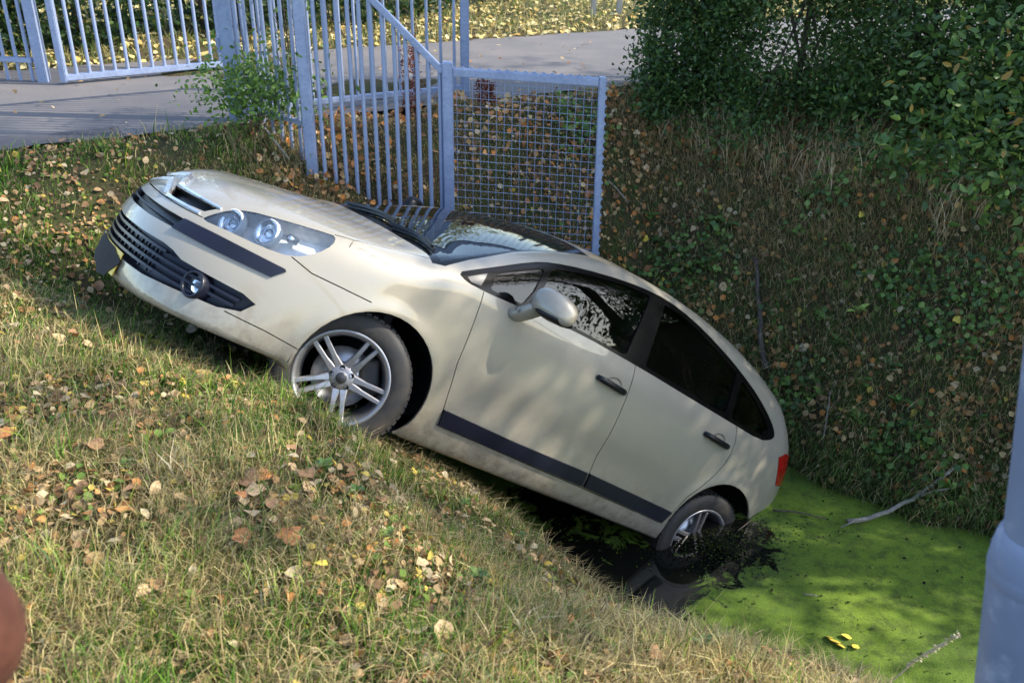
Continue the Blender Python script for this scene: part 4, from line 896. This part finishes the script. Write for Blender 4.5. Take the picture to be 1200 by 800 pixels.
for (px, py, L_) in ((977, 750, .085), (985, 756, .055), (992, 745, .06), (1003, 757, .065), (972, 746, .05)):
    p = atz(px, py, WZ + .012); drop('floating_leaf', p, L_, 'ovate', 'yellow', 'yellow fallen leaf floating in a little cluster on the duckweed', 'yellow leaves on the duckweed', .12).scale.z = .012
# special leaves
p = atz(340, 645, float(height(*atz(340, 645, -.25)[:2]))); drop('curled_leaf', p + [0, 0, .05], .085, 'lobed', 'rust', 'large curled rust red leaf standing up in the near grass', None, .5)
# brown heap of oak leaves at the foot of the mesh panel
c = aty(728, 275, 6.35); c[2] = height(c[0], c[1]); Pp = np.c_[c[0] + RNG.normal(0, .12, 170), c[1] + RNG.normal(0, .12, 170), np.zeros(170)]; Pp[:, 2] = height(Pp[:, 0], Pp[:, 1]) + RNG.uniform(0, .12, 170)
tag(leaf_mass('leaf_heap', Pp, RNG.uniform(.06, .12, 170), pick(170, [(.36, .17, .07), (.28, .13, .055), (.45, .25, .11)], (2, 2, 1)), 'lobed', .8), 'heap of large rust brown leaves beside the end of the mesh panel', 'leaf heap', kind='stuff')
def frag_d(x, y, z): s = .6 * x + .8 * y; q = -.475 * x + .88 * y; return (s < 3.4) * (q < 6.6) * (z > WZ) * np.clip(1.7 * patch(x, y, 3.9, 1.1) - .25, .08, 1)
P = scatter(15000, (-6, 3.5, 1.0, 6.8), frag_d, 2.4, 1.6); f_, _ = carF(P + [0, 0, .04]); P = P[f_ > .02]; n = len(P); P[:, 2] += RNG.uniform(.008, .05, n)
tag(leaf_mass('leaf_fragments', P, RNG.uniform(.012, .042, n), pick(n, [(.44, .30, .15), (.34, .19, .085), (.56, .44, .26), (.60, .45, .10), (.20, .12, .065), (.48, .23, .08), (.13, .20, .04)], (4, 3, 2, 1.4, 3, 1.6, 4)), 'ovate', .6), 'small broken leaves and crumbs of litter in the near grass', 'leaf litter', kind='stuff')
def bl_d(x, y, z): s = .6 * x + .8 * y; q = -.475 * x + .88 * y; return (((s > 5.05) | (q > 5.25)) & (q < 6.7) & (z > WZ + .01) & (s < 7.5)) * np.clip(1.8 * patch(x, y, 2.7, 5.) - .3, .12, 1)
P = scatter(6500, (-2.2, 6.5, 3.0, 8.6), bl_d, 5.5, 1.); f_, _ = carF(P + [0, 0, .05]); P = P[f_ > .02]; n = len(P); P[:, 2] += RNG.uniform(.01, .08, n)
tag(leaf_mass('bank_litter', P, RNG.uniform(.018, .058, n), pick(n, [(.42, .24, .10), (.34, .17, .07), (.58, .40, .19), (.20, .11, .055), (.52, .21, .06), (.52, .40, .24)], (4, 4, 2, 3, 2.5, 1.)), 'lobed', .9), 'brown leaf litter caught all over the far bank', 'fallen leaves', kind='stuff')
def herb_d(x, y, z): s = .6 * x + .8 * y; q = -.475 * x + .88 * y; return ((s > 5.1) & (x > .3) & (q < 6.4) & (z > WZ + .01) & (s < 7.2)) * np.clip(4. * patch(x, y, 5.2, .3) - 2.1, .02, 1)
P = scatter(3600, (.3, 6.5, 3.0, 8.2), herb_d, 5.5, 1.); f_, _ = carF(P + [0, 0, .08]); P = P[f_ > .03]; n = len(P); P[:, 2] += RNG.uniform(.03, .16, n)
tag(leaf_mass('bank_herbs', P, RNG.uniform(.018, .052, n), pick(n, [(.10, .19, .035), (.15, .25, .05), (.06, .12, .028), (.22, .30, .07)], (4, 3, 4, 1)), 'round', .6, mat=LEAF), 'low green broad-leaved herbs tangled over the far bank', 'herbs', kind='stuff')
# ---------------- shrubs and trees
def tube(name, pts, r0, r1, mat, parent, n=7):
    k = len(pts); return sweep(name, pts, 2 * r0, 2 * r0, mat, parent, [(.3, .2, 1)] * k, taper=[1 + (r1 / r0 - 1) * i / (k - 1) for i in range(k)], n=n, smooth_=True)
def crown_mesh(name, centers, rad, per, size, pal, wts, parent, kind='ovate', flat=.5):
    n = len(centers) * per; P = np.repeat(centers, per, 0) + RNG.normal(0, 1, (n, 3)) * np.repeat(rad, per)[:, None] * np.array([1, 1, .8])
    nn = RNG.normal(size=(n, 3)) + np.array([0, -.25, 1.]) * flat * 1.4; nn /= np.linalg.norm(nn, axis=1)[:, None]; a = RNG.normal(size=(n, 3)); ex = a - nn * (a * nn).sum(1)[:, None]; ex /= np.linalg.norm(ex, axis=1)[:, None]; ey = np.cross(nn, ex)
    v = np.array([(-.5, 0, 0), (-.22, -.24, .06), (.18, -.21, .05), (.5, 0, -.08), (.18, .21, .05), (-.22, .24, .06)]); T = np.array([(0, 1, 2), (0, 2, 3), (0, 3, 4), (0, 4, 5)]); sz = RNG.uniform(.7, 1.3, n) * size
    V = P[:, None, :] + (ex[:, None, :] * v[None, :, 0:1] + ey[:, None, :] * v[None, :, 1:2] + nn[:, None, :] * v[None, :, 2:3]) * sz[:, None, None]
    col = pick(n, pal, wts, .2) * np.repeat(RNG.uniform(.75, 1.25, (len(centers), 1)), per, 0); o = np.arange(n)[:, None, None] * 6
    return link(name, fast_mesh(name, V.reshape(-1, 3), (o + T[None]).reshape(-1, 3), (LEAF,), False, {'col': np.repeat(np.minimum(col, 1), 6, 0)}), None, parent)
DKG = [(.035, .075, .018), (.055, .11, .026), (.085, .155, .036), (.15, .21, .05)]
def shrub(name, x, y, h, r, label, group, nclu=60, per=70, size=.05, pal=DKG, wts=(3, 4, 3, 1.), base=.0, trunk=.035, z0=None, low=.12, cat='shrub', seed_out=None, clr=.17, box=False):
    z = float(height(x, y)) - .03 if z0 is None else z0; o = empty(name, (x, y, z)); tag(o, label, cat, group)
    u = RNG.normal(size=(nclu, 3)); u /= np.linalg.norm(u, axis=1)[:, None]; k = RNG.random(nclu) ** .4; C = u * k[:, None] * np.array([r, r, (h * (1 - low)) / 2]) + np.array([0, 0, h * (low + (1 - low) / 2)])
    if box: C = np.c_[RNG.uniform(-r, r, nclu), RNG.uniform(-r, r, nclu), np.abs(RNG.uniform(0, 1, nclu)) ** 1.5 * h * .97 + .02]
    if seed_out is not None: C = np.concatenate([C, np.array(seed_out, float)])
    crown_mesh('crown', C, RNG.uniform(.7, 1.3, len(C)) * clr * max(r, .5), per, size, pal, wts, o)
    tube('trunk', [(0, 0, -.1), (.03 * r, .02, h * .3), (-.04 * r, .05 * r, h * .6), (.02, 0, h * .85)], trunk, trunk * .3, BARK, o)
    for i in range(9):
        c = C[RNG.integers(len(C))]; zz = h * RNG.uniform(.06, .5); tube('limb', [(0, 0, zz), tuple(c * .45 + np.array([0, 0, zz * .5])), tuple(c)], trunk * .5, trunk * .1, BARK, o, 5)
    return o
hed = [(1.50, 7.85, 2.2, .42, .042), (2.25, 7.55, 2.6, .66, .042), (3.0, 7.0, 2.7, .70, .045), (3.75, 6.45, 2.6, .70, .045), (4.6, 5.9, 2.8, .75, .05), (5.5, 5.3, 3.0, .8, .05), (6.4, 4.6, 3.1, .85, .055)]
desc = ['dark green small-leaved hedge shrub at the road end of the hedge', 'dense dark green hedge shrub beside the post in the hedge', 'dense dark green hedge shrub above the dry grass of the far bank', 'bushy dark green hedge shrub on top of the far bank', 'broad dark green hedge shrub behind the large-leaved bush', 'tall dark green hedge shrub further along the bank', 'tall dark green hedge shrub at the far end of the row']
for i, (x, y, h, r, sz) in enumerate(hed):
    shrub('hedge_shrub', x, y, h, r, desc[i], 'hedge shrubs on the far bank', 280 if i < 5 else 120, 90, sz, low=.0, trunk=.03, clr=.20, box=True)
# sprays reaching out left over the road verge
# overhanging large-leaved bush on the right
ov = [(aty(px, py, yy) - np.array([3.7, 5.55, float(height(3.7, 5.55)) - .03])) for px, py, yy in ((1090, 120, 5.3), (1130, 150, 5.1), (1160, 190, 5.0), (1180, 215, 4.95), (1110, 170, 5.15), (1150, 110, 5.2), (1190, 150, 5.0), (1075, 165, 5.2), (1060, 185, 5.2), (1190, 90, 5.1), (1195, 230, 4.9), (1120, 60, 5.3), (1180, 40, 5.2), (1140, 215, 5.0))]
shrub('overhanging_bush', 3.7, 5.55, 2.3, .75, 'light green large-leaved bush hanging over the far bank', None, 70, 40, .058, [(.05, .10, .022), (.09, .165, .034), (.17, .25, .05), (.34, .22, .05)], (4, 3, 1.2, .3), seed_out=np.repeat(ov, 2, 0) + RNG.normal(0, .07, (len(ov) * 2, 3)), clr=.15, trunk=.035)
# trees standing along the ditch on the right, outside the picture; they throw the dappled shade
tt = [(7.6, 5.6, 5.2, 1.35, 70, .32, 'ash tree with a loose crown behind the tall hedge shrubs'), (8.3, 3.9, 6.6, 1.15, 62, .3, 'slim ash tree with an open crown beside the ditch'), (9.6, 2.35, 9.6, .85, 46, .48, 'open-crowned birch tree further along the ditch'), (10.4, 5.5, 11.5, .95, 52, .5, 'tall sparse birch tree behind the ditch'), (10.4, 3.95, 11.9, .8, 40, .8, 'very tall slim poplar tree with a small high crown'), (9.8, 7.6, 9.2, 1.4, 44, .4, 'tall ash tree beside the road behind the hedge')]
for x, y, h, r, nc, lw, lb in tt:
    shrub('shade_tree', x, y, h, r, lb, 'trees along the ditch', nc, 60, .10, [(.05, .10, .02), (.09, .15, .03), (.16, .20, .04)], (3, 3, 1), low=lw, trunk=.09, cat='tree', clr=.17)
# hedge across the road behind the gate
for i, (l, q, h, r) in enumerate(((-.6, 10.9, 2.4, .9), (.7, 11.0, 2.5, .9), (2.0, 11.1, 2.5, .9), (3.2, 11.3, 2.4, .9), (4.3, 11.7, 2.3, .8))):
    p = ROADD * l + QD * q; shrub('roadside_shrub', p[0], p[1], h, r, 'dark green shrub behind the gate across the road', 'shrubs behind the gate', 60, 70, .085, [(.022, .050, .014), (.035, .075, .018), (.06, .10, .025), (.16, .15, .04)], (3, 3, 2, .5), low=.0, box=True)
p = ROADD * 6.2 + QD * 12.6; shrub('roadside_shrub', p[0], p[1], 2.2, 1.1, 'yellowing shrub standing on the sunlit verge behind the bar fence', None, 50, 60, .09, [(.20, .22, .04), (.32, .28, .05), (.10, .14, .03)], (2, 2, 2), low=.0)
# shrub sprig at the gate post and a climbing stem
p = (GP + P2) / 2 + np.array([-.08, -.10]); shrub('young_shrub', p[0], p[1], .50, .36, 'bright green young shrub growing in front of the thick gate post', None, 40, 46, .04, [(.10, .19, .03), (.15, .25, .045), (.07, .14, .025)], (3, 3, 2), low=.35, trunk=.01, z0=float(height(p[0], p[1])), clr=.26)
shrub('climbing_shrub', p[0] + .18, p[1] + .32, 1.5, .22, 'thin leafy stem climbing through the short bar fence', None, 22, 14, .034, [(.07, .13, .025), (.11, .17, .035)], (3, 2), low=.2, trunk=.008, clr=.25)
bpy.context.view_layer.update()
# red-brown dock stalks behind the fence
def dock(px, py0, py1, yy, label):
    b = aty(px, py1, yy); tp_ = aty(px, py0, yy); o = empty('dock_stalk', (b[0], b[1], b[2])); tag(o, label, 'plant', 'dried dock stalks by the fence'); h = tp_[2] - b[2]
    tube('stem', [(0, 0, -.25), (.01, 0, h * .5), (.0, .01, h)], .006, .003, BARK, o, 5); n = 170; z = RNG.uniform(.12, 1, n) * h; P_ = np.c_[RNG.normal(0, .022, n), RNG.normal(0, .022, n), z]
    ob = crown_mesh('seed_head', P_, np.full(n, .008), 2, .022, [(.20, .055, .030), (.14, .04, .022), (.28, .09, .05)], (2, 2, 1), o); ob['kind'] = 'stuff'
dock(487, 40, 150, 6.55, 'tall red-brown dried dock stalk standing behind the bar fence'); dock(478, 55, 140, 6.6, 'slender red-brown dock stalk beside the taller one'); dock(563, 93, 122, 7.2, 'short red-brown dock stalk behind the mesh panel'); dock(574, 97, 124, 7.25, 'bent red-brown dock stalk seen through the mesh')
# weeds on the far bank
WEED = {}
def weed(p, r, n, pal, label, group, name='weed', up=.7):
    o = empty(name, tuple(p)); tag(o, label, 'weed', group); v, T = leaf_shape('ovate', 4); mats = []
    key = (name, pal); 
    if key not in WEED:
        WEED[key] = [mesh('leaf', leaf_shape('ovate', 4)[0] * [1, .8, 1], T, (plain('weed_leaf', tuple(np.array(pal) * k), .45, scale=12, var=.3),), None, True) for k in (.75, 1., 1.3)]
    for i in range(n):
        a = 2 * math.pi * i / n + random.uniform(-.4, .4); L_ = r * random.uniform(.6, 1.1); e = random.uniform(.1, up); lf = link('leaf', random.choice(WEED[key]), None, o)
        lf.matrix_local = Matrix.Rotation(a, 4, 'Z') @ Matrix.Translation((L_ * .5 * math.cos(e), 0, .02 + L_ * .5 * math.sin(e) + random.uniform(0, r * .5))) @ Matrix.Rotation(-e * .8, 4, 'Y') @ Matrix.Diagonal((L_, L_ * .9, L_, 1))
def g_at(px, py):
    v = ray(px, py); t = .5
    for t in np.arange(.8, 14, .02):
        q = np.array([0, 0, CAM_H]) + v * t
        if q[2] < height(q[0], q[1]): break
    return q
spots = [(1005, 375, .11, 6), (980, 410, .09, 6), (825, 320, .10, 8), (850, 275, .12, 9), (835, 268, .10, 8), (800, 300, .08, 7), (1040, 440, .10, 7), (1050, 480, .09, 8), (960, 470, .08, 6), (1075, 520, .08, 7), (1000, 500, .1, 7), (945, 475, .07, 6), (1085, 395, .07, 6), (1130, 430, .08, 7), (1030, 540, .09, 7), (900, 250, .1, 8), (940, 240, .09, 7), (760, 262, .10, 8), (770, 290, .09, 8), (990, 300, .08, 7), (1060, 330, .08, 7), (1110, 360, .08, 6), (925, 340, .08, 7), (960, 380, .09, 8), (1145, 500, .09, 7), (1010, 455, .08, 7)]
wl_ = ['small bright green leafy weed on the far bank', 'dark green leafy weed on the far bank', 'pale yellow-green seedling on the far bank']; wp = [(.11, .20, .035), (.05, .11, .025), (.26, .34, .07)]
for i, (px, py, r, n) in enumerate(spots):
    k = 2 if i in (0, 11) else (0 if i % 3 else 1); weed(g_at(px, py) + np.array([0, 0, .01]), r, n, wp[k], wl_[k], ['bright weeds on the far bank', 'dark weeds on the far bank', 'pale seedlings on the far bank'][k])
for px, py in ((420, 590), (455, 640), (610, 640), (690, 690), (760, 735), (545, 600), (700, 620), (640, 575), (380, 560), (820, 770), (560, 690), (150, 560)):
    weed(g_at(px, py) + np.array([0, 0, .02]), random.uniform(.03, .045), 12, (.085, .14, .02), 'low green clover-like weed in the near grass', 'low weeds in the near grass', 'low_weed', .5)
# grass tufts
def tuft(p, n, L0, L1, w, pal, label, group=None, spread=.05, bendr=(.2, 1.3), name='grass_tuft', lean=None):
    P_ = np.c_[p[0] + np.clip(RNG.normal(0, spread, n), -1.3 * spread, 1.3 * spread), p[1] + np.clip(RNG.normal(0, spread, n), -1.3 * spread, 1.3 * spread), np.zeros(n)]; P_[:, 2] = height(P_[:, 0], P_[:, 1])
    o = blades(name, P_, RNG.uniform(L0, L1, n), RNG.uniform(w * .7, w * 1.2, n), RNG.uniform(*bendr, n), pick(n, pal, [1] * len(pal)), lean=None if lean is None else np.tile(lean, (n, 1))); return tag(o, label, 'grass tuft', group)
GT = [(.16, .26, .04), (.22, .30, .06), (.30, .33, .09)]; ST = [(.55, .46, .26), (.44, .35, .19), (.62, .54, .34)]
for px, py, n, L0, L1, lb, pal in ((300, 430, 34, .12, .26, 'lush green grass tuft just ahead of the front wheel', GT), (330, 425, 20, .10, .22, 'green grass tuft touching the front of the tyre', GT), (255, 425, 24, .1, .2, 'straw grass tuft below the front bumper', ST), (548, 575, 16, .16, .30, 'long bladed green tuft standing before the sill moulding', GT), (500, 520, 30, .08, .18, 'dry straw tuft behind the front wheel', ST), (415, 470, 34, .05, .12, 'straw grass tuft covering the bottom of the front wheel', ST), (455, 490, 34, .05, .13, 'pale grass tuft at the rear of the front wheel', ST + GT), (370, 455, 34, .06, .13, 'mixed grass tuft at the foot of the front tyre', ST + GT), (700, 640, 24, .06, .16, 'grass tuft on the crest below the rear door', GT), (880, 740, 30, .1, .22, 'green tuft at the water edge of the near bank', GT), (930, 780, 34, .1, .24, 'tall green tuft at the bottom of the near bank', GT), (820, 705, 26, .08, .18, 'pale green tuft above the stirred water', GT), (60, 700, 26, .1, .22, 'green tuft of long blades in the near grass by the brown sleeve', GT), (210, 560, 24, .08, .18, 'straw tuft in the shaded grass', ST), (610, 760, 40, .08, .2, 'bright straw tuft low on the near bank', ST + GT), (300, 700, 40, .06, .16, 'straw and green tuft among the tan leaves', ST + GT)):
    tuft(g_at(px, py), n, L0, L1, .006, pal, lb)
for px, py, lb in ((830, 165, 'pale dry grass tuft below the road end of the hedge'), (870, 175, 'straw dry grass tuft under the dense hedge shrub'), (905, 190, 'upright straw tuft in the middle of the bank top'), (960, 200, 'broad straw coloured tuft below the hedge'), (985, 210, 'bleached straw tuft beside the broad one'), (1010, 190, 'thin straw tuft at the hedge foot'), (1115, 250, 'short pale stump-like straw tuft under the large-leaved bush'), (790, 150, 'loose dry tuft beside the road end of the hedge')):
    tuft(g_at(px, py), 110, .14, .38, .008, [(.58, .46, .27), (.68, .56, .35), (.46, .34, .18)], lb, None, .10, (.1, .9), 'dry_grass_tuft')
for px, py, lb in ((340, 190, 'dry brush of bent stalks at the corner post foot'), (300, 180, 'dry brush of bent stalks below the short bar fence'), (375, 215, 'tangled dry stalks behind the bonnet')):
    tuft(g_at(px, py), 90, .10, .30, .006, [(.30, .22, .13), (.40, .31, .18), (.13, .17, .05)], lb, None, .12, (.3, 1.4), 'dry_brush')
wl_d = lambda x, y, z: ((z > WZ - .01) & (z < WZ + .22) & (.6 * x + .8 * y > 4.9)) * 1.
P = scatter(2600, (.9, 5.5, 2.0, 6.5), wl_d, 9., 0.); f_, _ = carF(P + [0, 0, .06]); P = P[f_ > .03]; n = len(P)
tag(blades('waterline_grass', P, RNG.uniform(.08, .28, n), RNG.uniform(.004, .008, n), RNG.uniform(.9, 2.0, n), pick(n, [(.08, .14, .03), (.13, .21, .05), (.28, .24, .13)], (3, 3, 1)), lean=np.tile([-.5, -.75, 0], (n, 1))), 'long grass hanging over the far edge of the duckweed', 'grass', kind='stuff')
# single stalks
def stalk(px0, py0, px1, py1, yy, r, mat, label):
    a = aty(px0, py0, yy); b = aty(px1, py1, yy - .04); m = (a + b) / 2 + [.01, 0, .02]; o = empty('dry_stalk', tuple(a)); tag(o, label, 'stalk'); sweep('stem', [(0, 0, -.05), tuple(m - a), tuple(b - a)], 2 * r, 2 * r, mat, o, [(0, 1, 0)] * 3, n=5, taper=[1, .9, .6]); return o
STR = plain('straw_stalk', (.46, .39, .25), .8)
q = g_at(768, 700); stalk(768, 690, 769, 603, q[1], .0032, STR, 'single upright grey stalk in front of the rear wheel arch')
q = g_at(605, 560); stalk(600, 565, 612, 530, q[1], .002, STR, 'thin seed stalk standing before the sill')
so_ = stalk(1030, 800, 1125, 742, 2.2, .0028, STR, 'pale feathery grass stalk leaning over the duckweed')
nn_ = 70; tt_ = RNG.uniform(.35, 1, nn_); a = aty(1030, 800, 2.2); b = aty(1125, 742, 2.16); PP = (b - a)[None] * tt_[:, None] + RNG.normal(0, .003, (nn_, 3)); crown_mesh('seed_head', PP, np.full(nn_, .002), 2, .011, [(.55, .48, .30), (.62, .56, .38)], (1, 1), so_)['kind'] = 'stuff'
# ---------------- branches
def branch(name, pts, r0, r1, mat, label, cat='branch', subs=()):
    b0 = np.array(pts[0]); o = empty(name, tuple(b0)); tag(o, label, cat); jit = []
    P_ = [np.array(p) - b0 for p in pts]; Q_ = []
    for i in range(len(P_) - 1):
        for k in range(3): Q_.append(P_[i] * (1 - k / 3) + P_[i + 1] * k / 3 + RNG.normal(0, r0 * .35, 3))
    Q_.append(P_[-1]); tube('stem', Q_, r0, r1, mat, o, 8)
    for s0, s1 in subs: tube('side_twig', [Q_[s0], Q_[s0] * .5 + (np.array(s1) - b0) * .5 + [0, 0, .02], np.array(s1) - b0], r1 * .9, r1 * .4, mat, o, 5)
up_ = lambda px, py, h=.03: g_at(px, py) + np.array([0, -.02, h])
branch('fallen_branch', [up_(893, 440, .05), up_(890, 400, .06), up_(886, 350, .06), up_(883, 308, .05)], .022, .014, plain('damp_bark', (.085, .06, .055), .85, scale=25, var=.45), 'thick dark broken branch lying upright on the far bank behind the car')
w_ = lambda px, py, h=.03: atz(px, py, WZ + h)
branch('grey_branch', [w_(992, 612, .02), w_(1030, 602, .05), w_(1070, 585, .14), up_(1112, 560, .09)], .016, .010, PALEBARK, 'grey lichen covered branch sticking from the duckweed onto the bank', subs=((2, w_(985, 618, .02)), (6, up_(1108, 585, .1))))
branch('thin_twig', [w_(905, 597, .02), w_(935, 600, .03), w_(968, 607, .02)], .007, .004, BARK, 'thin brown twig floating beside the rear bumper', 'twig')
branch('bare_twig', [up_(960, 530, .05), up_(965, 500, .12), up_(968, 478, .15)], .005, .002, PALEBARK, 'pale forked twig sticking up behind the tail light', 'twig', ((3, up_(975, 490, .14)),))
branch('thin_twig', [w_(940, 695, .012), w_(958, 698, .014)], .004, .003, PALEBARK, 'short pale twig floating on the open duckweed', 'twig')
branch('leaning_twig', [up_(845, 700, .0), car2w((-2.75, .95, .38)), car2w((-2.86, .93, .52))], .005, .003, BARK, 'leafy twig leaning against the rear wheel arch', 'twig')
branch('lying_stick', [up_(340, 195, .06), up_(318, 175, .12), up_(290, 150, .1)], .009, .005, PALEBARK, 'pale bent stick among the dry brush', 'stick')
branch('lying_stick', [up_(735, 245, .06), up_(722, 235, .1), up_(712, 222, .08)], .006, .004, PALEBARK, 'curved pale stick beside the mesh panel', 'stick')
branch('lying_stick', [up_(545, 790, .04), up_(600, 770, .05)], .006, .004, PALEBARK, 'short pale stick low in the near grass', 'stick')
# wet black weed stirred up round the rear wheel
cw = car2w((-2.64, .86, .20)); n = 3000; a_ = RNG.uniform(0, 2 * np.pi, n); r_ = np.abs(RNG.normal(0, .20, n)); P_ = np.c_[cw[0] + .10 + r_ * np.cos(a_) * 1.25 + .16 * np.sin(3 * a_) * r_, cw[1] - .06 + r_ * np.sin(a_) * .8, np.zeros(n)]
P_[:, 2] = WZ + .05 * np.exp(-((P_[:, 0] - cw[0]) ** 2 + (P_[:, 1] - cw[1] + .05) ** 2) / .05) * RNG.random(n) + .004; f_, _ = carF(P_); P_ = P_[f_ > .0]; n = len(P_)
tag(leaf_mass('wet_weed', P_, RNG.uniform(.005, .014, n), pick(n, [(.010, .013, .005), (.018, .026, .007), (.07, .11, .012), (.009, .008, .006)], (4, 3, 2., 3)), 'round', .25), 'black mat of wet weed churned up around the rear wheel', 'water weed', kind='stuff')
# floating crumbs on the duckweed
n = 120; P_ = np.array([atz(RNG.uniform(860, 1130), RNG.uniform(600, 800), WZ + .006) for _ in range(n)]); tag(leaf_mass('floating_crumbs', P_, RNG.uniform(.006, .022, n), pick(n, [(.012, .012, .008), (.05, .04, .02), (.16, .22, .03)], (5, 1.5, 2)), 'round', .1), 'dark crumbs of debris floating on the duckweed', 'debris', kind='stuff')
# ------------------------------------------------------------------ bystander at the left edge (only a sleeve shows)
def skin(name, verts, edges, radii, mat, parent, root=0, sub=2):
    me = bpy.data.meshes.new(name); me.from_pydata(verts, edges, []); me.materials.append(mat); o = link(name, me, None, parent)
    md = o.modifiers.new('skin', 'SKIN'); md.use_smooth_shade = True
    for i, r in enumerate(radii): me.skin_vertices[0].data[i].radius = (r, r) if not isinstance(r, tuple) else r
    me.skin_vertices[0].data[root].use_root = True
    ss = o.modifiers.new('sub', 'SUBSURF'); ss.levels = sub; ss.render_levels = sub; return o
LEA = NT('brown_leather'); lf_ = LEA.noise(28, 6, .6); LEA.set(color=LEA.ramp(lf_, [(.3, (.05, .018, .012)), (.7, (.10, .036, .024))]), rough=.55); LEA.bump(lf_, .35, .01)
SKN = plain('skin', (.52, .34, .26), .5, var=.08); JEA = plain('blue_denim', (.05, .07, .13), .85, scale=120); HAIR = plain('brown_hair', (.06, .04, .025), .6, scale=90); SHOE = plain('shoe_leather', (.03, .025, .02), .5)
bx_, by_ = -.785, .505; bz = .02; per = empty('person', (bx_, by_, bz)); tag(per, 'person in a brown leather jacket whose bent sleeve reaches over the near grass', 'person')
zz = CAM_H - bz - 1.65
bv_ = [(0, 0, .95), (0, .0, 1.12), (0, -.01, 1.30), (0, 0, 1.42), (0, .01, 1.50), (0, .03, 1.60), (0, .04, 1.69),
       (.19, 0, 1.40), (.33, .06, 1.05), (.20, .17, .93), (-.19, 0, 1.40), (-.31, .05, 1.08), (-.20, .16, .93),
       (.10, 0, .90), (.11, .02, .50), (.12, -.01, .09), (.12, .12, .05), (-.10, 0, .90), (-.11, .02, .50), (-.12, -.01, .09), (-.12, .12, .05)]
be_ = [(0, 1), (1, 2), (2, 3), (3, 4), (4, 5), (5, 6), (3, 7), (7, 8), (8, 9), (3, 10), (10, 11), (11, 12), (0, 13), (13, 14), (14, 15), (15, 16), (0, 17), (17, 18), (18, 19), (19, 20)]
body_o = skin('body', bv_, be_, [(.15, .11), (.14, .10), (.16, .11), (.13, .09), .055, (.075, .09), (.07, .085), .06, .045, .038, .06, .045, .038, .085, .058, .042, .038, .085, .058, .042, .038], SKN, per)
jv = [bv_[i] for i in (0, 1, 2, 3)] + [(0, .005, 1.46)] + [bv_[7], (.28, .02, 1.22), bv_[8], (.27, .13, .98), bv_[9], bv_[10], (-.26, .02, 1.24), bv_[11], (-.25, .12, 1.0), bv_[12]]
skin('jacket', jv, [(0, 1), (1, 2), (2, 3), (3, 4), (3, 5), (5, 6), (6, 7), (7, 8), (8, 9), (3, 10), (10, 11), (11, 12), (12, 13), (13, 14)], [(.19, .15), (.175, .135), (.19, .14), (.16, .115), .07, .085, .070, .066, .062, .058, .085, .070, .066, .062, .058], LEA.m, per)
skin('trousers', [(0, 0, .98), (.10, 0, .88), (.11, .02, .50), (.12, -.01, .12), (-.10, 0, .88), (-.11, .02, .50), (-.12, -.01, .12)], [(0, 1), (1, 2), (2, 3), (0, 4), (4, 5), (5, 6)], [(.165, .125), .105, .075, .07, .105, .075, .07], JEA, per)
for s in (1, -1): rb('shoe', (.12 * s, .06, .045), (.10, .29, .09), SHOE, per, .035)
blob_mesh('hair', [((0, .02, 1.62), (1, 0, 0), (0, 1, 0), .083, .095), ((0, .015, 1.68), (1, 0, 0), (0, 1, 0), .086, .100), ((0, .02, 1.74), (1, 0, 0), (0, 1, 0), .070, .082), ((0, .025, 1.775), (1, 0, 0), (0, 1, 0), .03, .035)], HAIR, per)
blob_mesh('nose', [((0, .118, 1.625), (1, 0, 0), (0, 0, 1), .012, .012), ((0, .135, 1.617), (1, 0, 0), (0, 0, 1), .010, .010), ((0, .146, 1.613), (1, 0, 0), (0, 0, 1), .004, .004)], SKN, per, 10)
bpy.context.view_layer.update()
